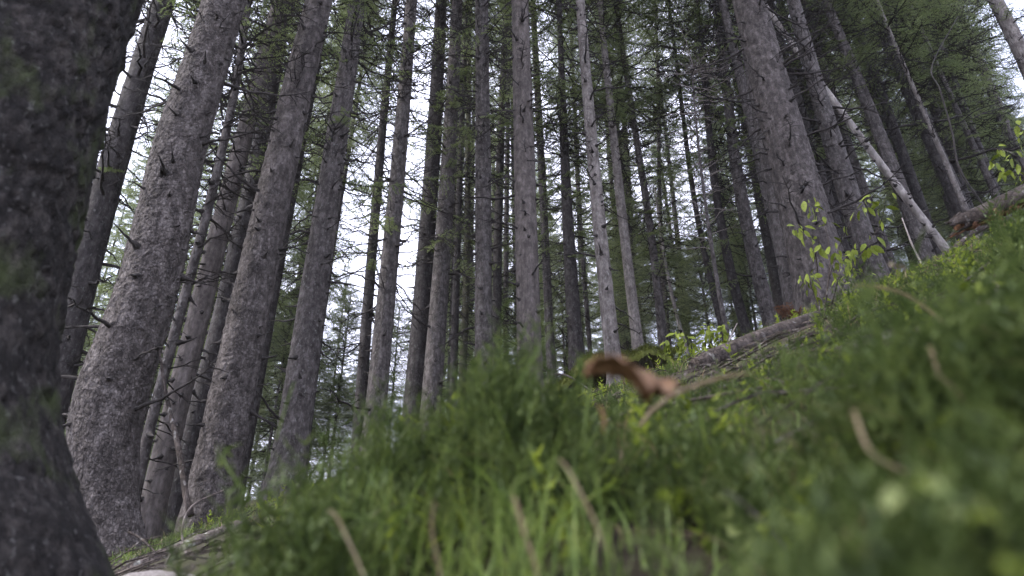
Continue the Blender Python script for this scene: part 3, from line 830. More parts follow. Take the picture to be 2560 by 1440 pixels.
tag(link("mossy_ledge", me, None, base), "overhanging moss-covered bank with a dark hollow right of the centre trunk", "bank")


# ------------------------------------------------------------------ ground cover
def blades(P, h, w, az, bend, up=None, nseg=4, twist=None):
    n = len(P); s = np.linspace(0, 1, nseg + 1)
    d = np.stack([np.cos(az), np.sin(az), np.zeros(n)], 1)
    side = np.stack([-np.sin(az), np.cos(az), np.zeros(n)], 1)
    if twist is not None:
        side = side * np.cos(twist)[:, None] + d * np.sin(twist)[:, None]
    c = P[:, None] + (h * 1)[:, None, None] * (np.array([0, 0, 1.]) * (s - 0 * s)[None, :, None] * (1 - .45 * bend[:, None, None] * s[None, :, None] ** 1.5)
                                              + d[:, None] * (bend[:, None] * s[None] ** 2)[..., None])
    ww = w[:, None] * (1 - s[None] ** 2.2) * .5 + 1e-4
    Lf = c - side[:, None] * ww[..., None]; Rt = c + side[:, None] * ww[..., None]
    V = np.stack([Lf, Rt], 2).reshape(-1, 3)
    m_ = nseg + 1
    o = np.arange(n)[:, None] * m_ * 2; k = np.arange(nseg)[None] * 2
    F = np.stack([o + k, o + k + 1, o + k + 3, o + k + 2], -1).reshape(-1, 4)
    return V, F


def sprigs(P, h, az, lean, rs, pairs=7, lw=.28, lf=.17):
    """feather-moss sprig: thin leaning stem carrying pairs of slim leaflets"""
    n = len(P)
    d = np.stack([np.cos(az) * lean, np.sin(az) * lean, np.ones(n)], 1); d /= np.linalg.norm(d, axis=1)[:, None]
    out_v = []
    s = np.linspace(.2, 1, pairs)
    for k in range(pairs):
        c = P + d * (h * s[k])[:, None]
        for sg_ in (0, 1):
            a2 = rs.uniform(0, 6.28, n)
            e = np.stack([np.cos(a2), np.sin(a2), rs.uniform(.2, 1.1, n)], 1)
            l_ = h * lw * (1.15 - .6 * s[k]) * rs.uniform(.7, 1.3, n)
            sd = np.stack([-np.sin(a2), np.cos(a2), np.zeros(n)], 1) * (l_ * lf)[:, None]
            out_v.append(np.stack([c - sd, c + sd, c + e * l_[:, None]], 1))
    V = np.concatenate(out_v).reshape(-1, 3)
    st = np.cross(d, [0, 1, 0]) * .0012
    sv = np.stack([P - st, P + st, P + d * h[:, None]], 1).reshape(-1, 3)
    V = np.concatenate([V, sv])
    return V, np.arange(len(V)).reshape(-1, 3)


def scatter(n, r0, r1, t0, t1, rs, power=1.0):
    r = r0 * (r1 / r0) ** (rs.rand(n) ** power); t = rs.uniform(t0, t1, n); a = np.arctan(t)
    return np.stack([r * np.sin(a), r * np.cos(a)], 1)


def lift(xy, dz=0.):
    return np.column_stack([xy, ground(xy[:, 0], xy[:, 1]) + dz])


CLEAR = [(at(330, 1428, 3.6)[:2], at(720, 1275, 4.35)[:2], .30), (at(1660, 958, 3.4)[:2], at(2050, 800, 4.3)[:2], .22), (at(400, 1440, 2.3)[:2], at(420, 1440, 2.3)[:2], .3),
         (at(1930, 1215, .50)[:2], at(2090, 1265, .46)[:2], .085), (at(2330, 1290, .40)[:2], at(2520, 1240, .40)[:2], .06), (at(1740, 1300, .52)[:2], at(1830, 1320, .50)[:2], .055)]


def near_mask(xy, rs, soft=.10):
    """the grassy hump thins out to bare litter on the left"""
    t = xy[:, 0] / xy[:, 1]; r = np.hypot(xy[:, 0], xy[:, 1])
    edge = np.where(r < 1.3, -.36, np.where(r < 5, -.30, -.62))
    ok = np.ones(len(xy), bool)
    for (ax_, ay_), (bx_, by_), rad_ in CLEAR:
        a_ = np.array([ax_, ay_]); b2_ = np.array([bx_, by_]); ab = b2_ - a_
        tt = np.clip(((xy - a_) @ ab) / (ab @ ab), 0, 1); dd = np.linalg.norm(xy - a_ - tt[:, None] * ab, axis=1)
        ok &= dd > rad_
    ok &= ~((lump(xy[:, 0], xy[:, 1]) < np.where(t > .12, -.06, -.25)) & (r < 1.7) & (rs.rand(len(xy)) < .92))
    return ok & (rs.rand(len(xy)) < 1 / (1 + np.exp(-(t - edge) / (soft * .35))))


SIL_X = [300, 450, 600, 700, 850, 950, 1050, 1150, 1250, 1330, 1450, 1600, 1750, 1900, 2100, 2300, 2560]
SIL_Y = [1500, 1400, 1205, 1120, 1010, 920, 985, 975, 830, 950, 975, 985, 945, 900, 800, 765, 700]


def fit_height(xy, h, rs, over=.06):
    """growth height of the cover close to the camera: cropped low on the right, tufted in the middle"""
    g = ground(xy[:, 0], xy[:, 1]); y = xy[:, 1]
    dep = y * CP + (g + .06) * SP; px = 1280 + xy[:, 0] / dep * FPX
    k = (720 - np.interp(px, SIL_X, SIL_Y) + rs.normal(size=len(y)) * 25) / FPX
    hm = y * (SP + k * CP) / (CP - k * SP) - g
    near = np.hypot(xy[:, 0], y) < np.where(px < 2080, 4.2, 1.5)
    lim = hm * np.where(rs.rand(len(y)) < over, 1.35, rs.uniform(.7, 1.02, len(y)))
    h2 = np.where(near, np.minimum(h, lim), h)
    return h2, h2 > .012


rs = np.random.RandomState(41)
acc = Acc()
# moss close to the lens and along the hump
xy = scatter(40000, .20, 3.0, -.55, 1.0, rs); xy = xy[near_mask(xy, rs)]
cl = np.sin(xy[:, 0] * 17 + 2) * np.sin(xy[:, 1] * 15) + .6 * np.sin(xy[:, 0] * 41) * np.sin(xy[:, 1] * 37 + 1)
xy = xy[rs.rand(len(xy)) < (.42 + .55 * cl) * np.where(xy[:, 0] / xy[:, 1] > .2, .62, 1)]
cl = np.sin(xy[:, 0] * 9 + 1) * np.sin(xy[:, 1] * 8)
r_ = np.hypot(xy[:, 0], xy[:, 1])
h = rs.uniform(.03, .12, len(xy)) * (1 + .55 * cl + .35 * np.sin(xy[:, 0] * 23 + 4) * np.sin(xy[:, 1] * 19 + 2)) * np.clip(r_ / .45, .55, 1.25)
h, ok = fit_height(xy, h, rs); xy = xy[ok]; h = h[ok]
V, F = sprigs(lift(xy, -.004), h, rs.uniform(0, 6.28, len(xy)), rs.uniform(.1, .7, len(xy)), rs, 11, .20, .10)
acc.add(V, F)
# taller feathery tufts along the crest
for px, Yt, n, hm in ((950, 1.0, 60, .20), (985, .95, 30, .13), (880, 1.05, 36, .13), (1255, .92, 60, .24), (1275, .88, 50, .22), (1215, .95, 30, .14), (1120, 1.0, 30, .12), (780, 1.05, 36, .12), (690, 1.1, 40, .13), (620, 1.1, 26, .12), (1560, .8, 24, .09), (1420, .85, 24, .10), (2050, .7, 40, .10), (2300, .62, 40, .10), (2480, .6, 40, .10)):
    d = ray(px, 1000); cx = d[0] / d[1] * Yt
    xy = np.column_stack([cx + rs.normal(size=n) * .03, Yt + rs.normal(size=n) * .05])
    h, ok = fit_height(xy, hm * rs.uniform(.5, 1.1, n), rs, .3); xy = xy[ok]; h = h[ok]
    V, F = sprigs(lift(xy, -.004), h, rs.uniform(0, 6.28, len(xy)), rs.uniform(.0, .35, len(xy)), rs, 22, .14, .07)
    acc.add(V, F)
# coarser moss further off
xy = scatter(16000, 3.0, 13, -.75, 1.05, rs, .8); xy = xy[near_mask(xy, rs)]
hgt, ok = fit_height(xy, rs.uniform(.03, .07, len(xy)), rs); xy = xy[ok]; hgt = hgt[ok]
V, F = sprigs(lift(xy, -.01), hgt, rs.uniform(0, 6.28, len(xy)), rs.uniform(.1, .7, len(xy)), rs, 4, .45)
acc.add(V, F)
tag(link("moss", acc.build("moss", [M['moss']])), "dense green feather moss carpeting the slope", "moss", kind="stuff")

acc = Acc()
# moss on the ledge
lt = np.array(LEDGE_TOP); n = 5000
q = rs.randint(0, nu - 1, n); f = rs.rand(n)
P = lt[q] * (1 - f[:, None]) + lt[q + 1] * f[:, None]
dy = rs.uniform(-.2, .8, n); P[:, 1] += dy; P[:, 2] += np.interp(dy, prof[:6, 1 - 1][::-1], prof[:6, 1][::-1]) + .01
V, F = sprigs(P, rs.uniform(.03, .09, n), rs.uniform(0, 6.28, n), rs.uniform(0, .8, n), rs, 3, .5)
acc.add(V, F)
tag(link("ledge_moss", acc.build("ledge_moss", [M['moss_mat']])), "yellow-green moss on top of the overhanging bank", "moss", kind="stuff")

acc = Acc()
def grass(n, r0, r1, t0, t1, hh, ww, power=1., mask=True, bend=(.1, 1.1), m=0, seg=4, clump=True):
    xy = scatter(n, r0, r1, t0, t1, rs, power)
    if mask: xy = xy[near_mask(xy, rs)]
    if clump:
        k = np.sin(xy[:, 0] * 7 / max(.3, r0) + 1.3) * np.sin(xy[:, 1] * 6.1 / max(.3, r0) + .4); xy = xy[rs.rand(len(xy)) < .5 + .5 * k]
    hgt, ok = fit_height(xy, rs.uniform(*hh, len(xy)) * rs.uniform(.6, 1, len(xy)), rs, .12); xy = xy[ok]; hgt = hgt[ok]
    k = len(xy)
    V, F = blades(lift(xy, -.005), hgt, rs.uniform(*ww, k), rs.uniform(0, 6.28, k), rs.uniform(*bend, k), None, seg, rs.uniform(-.8, .8, k))
    acc.add(V, F, m)
grass(1300, .45, 1.1, -.42, 1.0, (.04, .11), (.0012, .0028), 1., True, (.4, 1.6))
grass(2600, .7, 2.4, -.50, 1.0, (.06, .18), (.0016, .0036), 1., True, (.3, 1.4))
grass(10000, 2.2, 7, -.72, 1.1, (.04, .13), (.003, .006), .9)
grass(9000, 5, 14, -.75, 1.1, (.05, .14), (.005, .010), .9, True, (.1, 1.1), 0, 3)
grass(1500, .45, 1.8, -.42, 1.0, (.05, .14), (.0010, .0026), 1., True, (.5, 1.8), 1, 4, False)
grass(2600, 2.2, 9, -.75, 1.1, (.05, .16), (.003, .006), .9, True, (.2, 1.3), 1, 4, False)
# grass fringe on the ledge
n = 900; q = rs.randint(0, nu - 1, n); P = lt[q] + np.column_stack([rs.normal(size=n) * .02, rs.uniform(-.05, .6, n), np.full(n, .05)])
V, F = blades(P, rs.uniform(.06, .2, n), rs.uniform(.003, .007, n), rs.uniform(0, 6.28, n), rs.uniform(.1, 1.1, n)); acc.add(V, F, 0)
# two taller tufts close to the lens that reach up over the trunks' feet
for px, Yt, n, hm in ((1255, .72, 90, .20), (1210, .8, 60, .15), (1080, .8, 70, .15), (950, .80, 90, .17), (1010, .7, 60, .13), (1370, .7, 20, .17), (860, .8, 80, .13), (760, .85, 80, .13), (670, .9, 70, .13), (610, .95, 50, .12), (1450, .75, 50, .11), (1600, .7, 50, .10), (1900, .7, 60, .12), (2080, .66, 60, .12), (2250, .62, 60, .13), (2400, .6, 60, .12), (2530, .55, 60, .12)):
    d = ray(px, 1000); cx, cy = d[0] / d[1] * Yt, Yt
    xy = np.column_stack([cx + rs.normal(size=n) * .035, cy + rs.normal(size=n) * .05])
    hgt, ok = fit_height(xy, hm * (1 if hm > .165 else .62) * rs.uniform(.4, 1.0, n), rs, .2); xy = xy[ok]; hgt = hgt[ok]; n = len(xy)
    V, F = blades(lift(xy, -.005), hgt, rs.uniform(.002, .0042, n), rs.uniform(0, 6.28, n), rs.uniform(.1, .9, n), None, 5, rs.uniform(-.8, .8, n)); acc.add(V, F, 0)
tag(link("grass", acc.build("grass", [M['grass'], M['drygrass']])), "green and withered grass blades growing all over the slope", "grass", kind="stuff")

# low leafy plants mixed into the moss
acc = Acc()
for n, r0, r1, mi, hh in ((420, .45, 2.2, 0, (.04, .10)), (160, .45, 1.8, 1, (.03, .08)), (500, 2.2, 8, 0, (.06, .14))):
    xy = scatter(n, r0, r1, -.42, 1.0, rs); xy = xy[near_mask(xy, rs)]
    hgt, ok = fit_height(xy, rs.uniform(*hh, len(xy)), rs, .15); xy = xy[ok]; hgt = hgt[ok]
    V, F = sprigs(lift(xy, -.003), hgt, rs.uniform(0, 6.28, len(xy)), rs.uniform(.1, .6, len(xy)), rs, 5, .30, .28); acc.add(V, F, mi)
tag(link("leafy_plants", acc.build("leafy_plants", [M['yleaf'], M['paleleaf']])), "small yellow-green leafy plants mixed into the moss", "plants", kind="stuff")

# fallen twigs and needle litter
acc = Acc(); rs = np.random.RandomState(43)
xy = scatter(900, 1.2, 12, -.75, .9, rs); P = lift(xy, .012)
for p in P:
    L_ = rs.uniform(.08, .5); a = rs.uniform(0, 6.28); e = p + np.array([math.cos(a) * L_, math.sin(a) * L_, 0]); e[2] = g1(e[0], e[1]) + .015 + rs.rand() * .06
    mid = (p + e) / 2 + rs.normal(size=3) * .03 * L_ + np.array([0, 0, .02])
    acc.add(*tube(np.array([p, mid, e]), np.array([.004, .0035, .0015]) * rs.uniform(.7, 1.8), 3))
tag(link("twig_litter", acc.build("twig_litter", [M['log']])), "brown fallen twigs scattered over the forest floor", "twigs", kind="stuff")


# ------------------------------------------------------------------ logs and sticks
def stick(name, label, cat, pts, rads, material, n=10, jit=.0, seed=0, parent=None, group=None, cap_mat=None, dens=6):
    """round stem through world points, uneven, closed at both ends"""
    rs = np.random.RandomState(seed + 500); pts = np.asarray(pts, float); rads = np.asarray(rads, float)
    k = (len(pts) - 1) * dens + 1
    u = np.linspace(0, len(pts) - 1, k); C = smooth_path(u, np.arange(len(pts)), pts) if len(pts) > 2 else np.stack([np.interp(u, [0, 1], pts[:, c]) for c in range(3)], 1)
    R_ = np.interp(u, np.arange(len(pts)), rads)
    base = C[0].copy()
    V, F = tube(C - base, R_, n)
    VV = V.reshape(k, n, 3); cc = (C - base)[:, None]
    VV[:] = cc + (VV - cc) * (1 + jit * rs.normal(size=(k, n, 1)) + .5 * jit * rs.normal(size=(1, n, 1)))
    caps = np.array([np.arange(n)[::-1], np.arange(n) + (k - 1) * n])
    me = mesh_np(name, V, [F, caps], [M[material], M[cap_mat or material]], np.concatenate([np.zeros(len(F)), np.ones(2)]), True)
    o = link(name, me, parent, base if parent is None else base - np.array(parent.location))
    if parent is None: tag(o, label, cat, group)
    return o


def on_g(px, py, Y, up=0.):
    p = at(px, py, Y); p[2] = g1(p[0], p[1]) + up; return p


W = lambda px, Y: px / FPX * Y * 1.08
stick("fallen_log", "pale flaking fallen log at the foot of the left trunks", "log",
      [at(330, 1425, 3.6), at(420, 1390, 3.75), at(500, 1358, 3.9), at(600, 1318, 4.1)], [.036, .042, .042, .040], 'log_pink', 14, .05, 1)
stick("fallen_log", "dark brown fallen log lying below the twin-footed trunks", "log",
      [at(1740, 918, 3.7), at(1800, 890, 3.8), at(1880, 858, 4.0), at(1960, 828, 4.2), at(2040, 798, 4.4)], [.050, .056, .060, .060, .056], 'log', 18, .04, 2)
# broken log on the right: half shell with rotten underside
Ya, Yb = 6.6, 6.2
c0, c1 = at(2378, 572, Ya), at(2640, 452, Yb)
ax = (c1 - c0); Ln = np.linalg.norm(ax); ax /= Ln
uu = np.cross(ax, [0, 0, 1]); uu /= np.linalg.norm(uu); vv = np.cross(uu, ax)
rs = np.random.RandomState(9)
root = bpy.data.objects.new("broken_log", None); COL.objects.link(root); root.location = c0
tag(root, "broken rotten log jutting from the slope at the right edge", "log")
k, n = 26, 20
V = []; rO = .105
for a in range(k):
    for b_ in range(n):
        th = math.radians(-62 + 265 * b_ / (n - 1)); s = a / (k - 1)
        jag = (.10 * rs.rand() + .10 * math.sin(b_ * .9)) * (1 - s) ** 6
        V.append(ax * (s * Ln + jag) + (uu * math.cos(th) + vv * math.sin(th)) * rO * (1 + .05 * math.sin(3 * th + 5 * s) + .02 * rs.normal()))
i = np.arange(k - 1)[:, None] * n; j = np.arange(n - 1)[None]
F = np.stack([i + j, i + n + j, i + n + j + 1, i + j + 1], -1).reshape(-1, 4)
link("bark_shell", mesh_np("bark_shell", V, F, [M['log']], None, True), root).modifiers.new("thickness", 'SOLIDIFY').thickness = .02
V = []; k2 = 40
for a in range(k2):
    s = a / (k2 - 1)
    for b_ in range(10):
        th = 2 * math.pi * b_ / 10; rr_ = (.070 + .012 * rs.normal()) * (.35 + .65 * min(1, s * 7))
        V.append(ax * (s * Ln + .02) + uu * math.cos(th) * rr_ * 1.0 + vv * (math.sin(th) * rr_ * 1.15 - .028))
i = np.arange(k2 - 1)[:, None] * 10; j = np.arange(10)[None]; j2 = (j + 1) % 10
F = np.stack([i + j, i + j2, i + 10 + j2, i + 10 + j], -1).reshape(-1, 4)
link("rotten_wood", mesh_np("rotten_wood", V, [F, np.arange(10)[None, ::-1]], [M['wood_red']], None, False), root)
for q in range(7):
    s = rs.uniform(.02, .9) * Ln; p = ax * s + vv * -.07 + uu * rs.uniform(-.05, .05); e = p + ax * -rs.uniform(.08, .22) + vv * -rs.uniform(.02, .08)
    Vs, Fs = tube(np.array([p, (p + e) / 2, e]), np.array([.014, .009, .002]), 4); link("splinter", mesh_np("splinter", Vs, Fs, [M['wood_red']]), root)
stick("fallen_branch", "thin grey branch propped under the broken log on the right", "branch",
      [at(2300, 690, 6.3), at(2370, 632, 6.4), at(2440, 580, 6.5), at(2510, 545, 6.5)], [.022, .026, .028, .028], 'log', 8, .05, 4)
stick("fallen_branch", "short upright stub beside the broken log at the right edge", "branch",
      [at(2520, 580, 5.9), at(2500, 545, 5.9), at(2487, 522, 5.9)], [.02, .019, .016], 'wood_red', 7, .06, 5)
stick("broken_branch", "crooked brown branch leaning in front of the close trunk pair", "branch",
      [at(478, 1290, 5.6), at(465, 1240, 5.6), at(452, 1150, 5.7), at(432, 1060, 5.8), at(412, 970, 5.9), at(398, 870, 6.0)], [.026, .024, .024, .019, .015, .008], 'log', 8, .05, 6)
stick("broken_branch", "dark thin curved branch hanging in the upper right foliage", "branch",
      [at(2470, 530, 7.5), at(2400, 425, 7.4), at(2380, 330, 7.3), at(2350, 225, 7.2), at(2330, 165, 7.2), at(2395, 40, 7.3)], [.014, .013, .011, .010, .008, .005], 'twig', 6, .05, 7)
for q, (lab, pp, rr_) in enumerate((
        ("pale dead stick lying across the hollow under the mossy bank", [(1385, 935, 9.5), (1420, 940, 9.45), (1475, 975, 9.3), (1510, 1010, 9.2)], .014),
        ("thin grey stick below the hollow, pointing left into the grass", [(1330, 1015, 8.2), (1400, 1016, 8.1), (1460, 1022, 8.0)], .012),
        ("thin dead stick crossing the foot of the pale grey trunk", [(1560, 1000, 8.6), (1640, 975, 8.7), (1720, 955, 8.8)], .012),
        ("bare twig arching over the pale log at lower left", [(470, 1400, 3.4), (455, 1330, 3.45), (480, 1265, 3.5), (560, 1225, 3.55)], .006),
        ("dark bare twig right of the swollen-based trunk's foot", [(320, 1330, 4.4), (350, 1345, 4.4), (380, 1372, 4.3), (400, 1400, 4.2)], .008),
        ("thin grey twig sticking up beside the dark brown fallen log", [(1812, 885, 6.2), (1825, 845, 6.2), (1843, 808, 6.2)], .006),
        ("bleached slanting twig behind the green-leaved sapling", [(2310, 672, 7.0), (2280, 610, 7.0), (2255, 545, 7.0)], .010))):
    stick("fallen_stick", lab, "stick", [at(*p) for p in pp], [rr_, rr_] + [rr_ * .6] * (len(pp) - 2), 'twig_pale' if q in (5, 6) else 'log_pink' if q in (0, 3) else 'log', 6, .05, 20 + q)

# pale stone at the bottom edge
bm_v = []; rs = np.random.RandomState(3)
nla, nlo = 9, 16
for a in range(nla):
    for b_ in range(nlo):
        th, ph = math.pi * a / (nla - 1), 2 * math.pi * b_ / nlo
        r_ = 1 + .10 * math.sin(3 * ph + a) + .05 * rs.normal()
        bm_v.append((.13 * r_ * math.sin(th) * math.cos(ph), .09 * r_ * math.sin(th) * math.sin(ph), .035 * r_ * math.cos(th)))
i = np.arange(nla - 1)[:, None] * nlo; j = np.arange(nlo)[None]; j2 = (j + 1) % nlo
F = np.stack([i + j, i + nlo + j, i + nlo + j2, i + j2], -1).reshape(-1, 4)
m, n_, l_, b_ = mat("stone", .9); no = n_.new("ShaderNodeTexNoise"); no.inputs["Scale"].default_value = 30; no.inputs["Detail"].default_value = 8
rr_ = ramp(n_, ((.3, (.11, .098, .094)), (.7, (.22, .20, .195)))); l_.new(no.outputs["Fac"], rr_.inputs["Fac"]); l_.new(rr_.outputs["Color"], b_.inputs["Base Color"])
st = link("stone", mesh_np("stone", bm_v, F, [m], None, True), None, at(400, 1462, 2.3))
tag(st, "pale pinkish stone at the bottom edge beside the near trunk", "stone")


# ------------------------------------------------------------------ leaves, blades and small plants
def leaf_mesh(name, material, L, W_, fold=.25, curl=.2, rows=6, thick=.0006, seed=0):
    rs = np.random.RandomState(seed + 900)
    s = np.linspace(0, 1, rows); w = W_ * .5 * np.sin(math.pi * np.clip(s, .02, .985) ** .8) ** .8
    V = []
    for a in range(rows):
        z = -curl * L * s[a] ** 2
        for f in (-1, -.5, 0, .5, 1):
            V.append((L * s[a], f * w[a], z + abs(f) * w[a] * fold + rs.normal() * .012 * W_))
    V = np.array(V); i = np.arange(rows - 1)[:, None] * 5; j = np.arange(4)[None]
    F = np.stack([i + j, i + 5 + j, i + 6 + j, i + 1 + j], -1).reshape(-1, 4)
    V2 = V - np.array([0, 0, thick]); F2 = F[:, ::-1] + len(V)
    return mesh_np(name, np.concatenate([V, V2]), np.concatenate([F, F2]), [M[material]], None, True)


SAPL = [leaf_mesh("leaf", 'yleaf', 1, w_, fo, cu, seed=k) for k, (w_, fo, cu) in enumerate(((.45, .2, .2), (.38, .3, .35), (.5, .1, .1)))]
PALEL = [leaf_mesh("leaflet", 'paleleaf', 1, .75, .2, .15, seed=11), leaf_mesh("leaflet", 'yleaf', 1, .7, .1, .3, seed=12)]


def y_over(px, py, f=.66):
    """depth at which a thing seen at this pixel lies on top of the ground cover"""
    d = ray(px, py); d = d / d[1]
    ys = np.geomspace(.15, 3, 400); hit = ys[np.argmax(d[2] * ys < ground(d[0] * ys, ys))] if np.any(d[2] * ys < ground(d[0] * ys, ys)) else 1.1
    return float(np.clip(hit * f, .26, 1.1))


def sapling(label, stems, Y, n_leaf, size, seed, r0=.006, meshes=SAPL, name="sapling", cat="sapling", stem_mat='log', smin=.25, droop=(10, 85)):
    rs = np.random.RandomState(seed)
    b0 = at(*stems[0][0], Y); g = b0.copy(); g[2] = g1(g[0], g[1])
    root = bpy.data.objects.new(name, None); COL.objects.link(root); root.location = g; tag(root, label, cat)
    paths = []
    for st in stems:
        P = np.array([at(px, py, Y + .12 * rs.normal() * (k > 0)) for k, (px, py) in enumerate(st)])
        gg = g1(P[0, 0], P[0, 1])
        if P[0, 2] > gg: P = np.vstack([[P[0, 0], P[0, 1], gg - .02], P])
        u = np.linspace(0, 1, 14); C = smooth_path(u, np.linspace(0, 1, len(P)), P) if len(P) > 2 else np.stack([np.interp(u, [0, 1], P[:, c]) for c in range(3)], 1)
        V, F = tube(C - g, np.linspace(r0, r0 * .3, 14), 5); link("stem", mesh_np("stem", V, F, [M[stem_mat]], None, True), root)
        paths.append(C)
    for q in range(n_leaf):
        C = paths[q % len(paths)]; s = smin + (1 - smin) * rs.rand() ** .8
        if q < len(paths): s = 1
        p = np.array([np.interp(s, np.linspace(0, 1, 14), C[:, c]) for c in range(3)])
        az = rs.uniform(0, 6.28); off = np.array([math.cos(az), math.sin(az), rs.uniform(-.3, .5)]) * size * rs.uniform(.1, .7)
        o = link("leaf" if meshes is SAPL else "leaflet", meshes[rs.randint(len(meshes))], root, p + off - g)
        o.rotation_euler = (rs.uniform(-1.2, 1.2), math.radians(rs.uniform(*droop)), az)
        o.scale = (size * rs.uniform(.55, 1.15),) * 3
    return root


sapling("yellow-green leafy sapling in front of the biggest right trunk",
        [[(2060, 800), (2072, 700), (2105, 600), (2150, 520), (2185, 488)], [(2050, 800), (2045, 700), (2035, 620), (2000, 575), (1985, 572)],
         [(2070, 800), (2095, 700), (2110, 640), (2175, 615)], [(2060, 800), (2075, 640), (2055, 545), (2015, 500)], [(2055, 800), (2030, 720), (2020, 690)],
         [(2070, 790), (2120, 690), (2150, 640), (2200, 560), (2215, 495)]], 4.6, 130, .085, 1, .006)
sapling("leafy branch tip of a yellow-green bush at the right edge",
        [[(2600, 560), (2575, 470), (2540, 390), (2490, 372)], [(2600, 520), (2560, 440), (2500, 425)], [(2610, 500), (2580, 380), (2545, 310)], [(2600, 500), (2540, 440), (2475, 400)]], 4.4, 46, .075, 2, .005)
sapling("low yellowing shrub between the thin trunks and the dark brown fallen log",
        [[(1745, 905), (1720, 860), (1690, 830)], [(1760, 905), (1765, 850), (1770, 815)], [(1780, 905), (1800, 850), (1812, 815)], [(1770, 905), (1820, 865), (1850, 845)], [(1740, 905), (1700, 870), (1668, 855)], [(1790, 900), (1840, 880), (1880, 860)]],
        5.2, 170, .070, 3, .004, name="shrub", cat="shrub", smin=.2)
sapling("small yellow-leaved seedling above the end of the dark brown fallen log",
        [[(1925, 880), (1930, 845), (1915, 830)], [(1935, 880), (1950, 840), (1965, 822)], [(1940, 885), (1985, 850), (2000, 845)]], 6.9, 20, .07, 4, .004, name="seedling", cat="seedling")
# low leafy tufts on the right-hand bank
for q, (px, py, Y, lab) in enumerate(((2140, 700, 5.2, "leafy green weed at the foot of the ridged trunk"), (2400, 700, 3.6, "small leafy weed on the grassy bank below the leaning deadwood"),
                                      (1640, 900, 8.2, "small leafy weed on the rise beside the pale peeling trunk"))):
    sapling(lab, [[(px, py + 40), (px - 15, py), (px - 30, py - 22)], [(px + 5, py + 40), (px + 15, py), (px + 35, py - 18)], [(px, py + 40), (px + 3, py - 5), (px, py - 30)]], Y, 22, .05, 30 + q, .003, name="weed", cat="weed")

# pale clover-like sprigs close to the lens
for q, (px, py, Y, lab) in enumerate((
        (2030, 1285, .42, "pale round leaflets on a stem in the blurred grass, left of the dark gap"),
        (2120, 1390, .38, "pale yellow leaflets at the bottom edge right of centre"),
        (1690, 975, .62, "pale sprig between the curled brown leaf and the arching straw blade"),
        (1790, 1085, .55, "small pale sprig under the arching straw blade"),
        (2280, 1200, .42, "cluster of pale leaflets beside the bent straw stem on the right"),
        (2425, 1260, .40, "pale leaflet sprig low at the right"),
        (2545, 1400, .36, "leaflets in the bottom right corner"),
        (1700, 1215, .46, "bright green sprig left of the dark gap in the grass"),
        (2440, 700, .75, "pale sprig topping the grassy bank near the right edge"),
        (730, 1270, .80, "broad round green leaf pair at the left end of the blurred grass"))):
    Y = y_over(px, py, .72) if py > 900 else Y
    sapling(lab, [[(px + 4, py + 160), (px + 2, py + 60), (px, py)]], Y, 6 if q != 9 else 3, (.022 if q != 9 else .055) * Y, 60 + q, .0012, PALEL, "leaf_sprig", "sprig", 'grass', .85, (-10, 50))


def blade_thing(name, label, cat, pts, Y, wpx, material, tw=0., group=None):
    """one long blade: V-folded strip with thickness following picture points at depth Y"""
    P = np.array([at(px, py, Y + dy) for (px, py, *dd) in pts for dy in (dd[0] if dd else 0.,)])
    if material in ('drygrass', 'log_pink', 'paleleaf') and len(pts) < 5:
        P = np.vstack([P[0] + (P[0] - P[1]) * .6 - np.array([0, 0, .006]), P, P[-1] + (P[-1] - P[-2]) * .5 - np.array([0, 0, .008])])
    u = np.linspace(0, 1, 16); C = smooth_path(u, np.linspace(0, 1, len(P)), P) if len(P) > 2 else np.stack([np.interp(u, [0, 1], P[:, c]) for c in range(3)], 1)
    t, a, b_ = frames(C); wd = wpx / FPX * Y * .24 * (1 - (2 * u - .85) ** 4 * .62).clip(.06)
    wd[-1] *= .3
    toward = -C / np.linalg.norm(C, axis=1)[:, None]
    side = np.cross(t, toward); side /= np.linalg.norm(side, axis=1)[:, None]; nrm = np.cross(side, t)
    side = side * math.cos(tw) + nrm * math.sin(tw)
    V = np.stack([C - side * wd[:, None] + nrm * wd[:, None] * .25, C, C + side * wd[:, None] + nrm * wd[:, None] * .25, C - nrm * .0006 - nrm * wd[:, None] * .1], 1)
    base = C[0].copy(); V = (V - base).reshape(-1, 3); k = 16
    i = np.arange(k - 1)[:, None] * 4; j = np.arange(4)[None]; j2 = (j + 1) % 4
    F = np.stack([i + j, i + j2, i + 4 + j2, i + 4 + j], -1).reshape(-1, 4)
    return tag(link(name, mesh_np(name, V, F, [M[material]], None, True), None, base), label, cat, group)


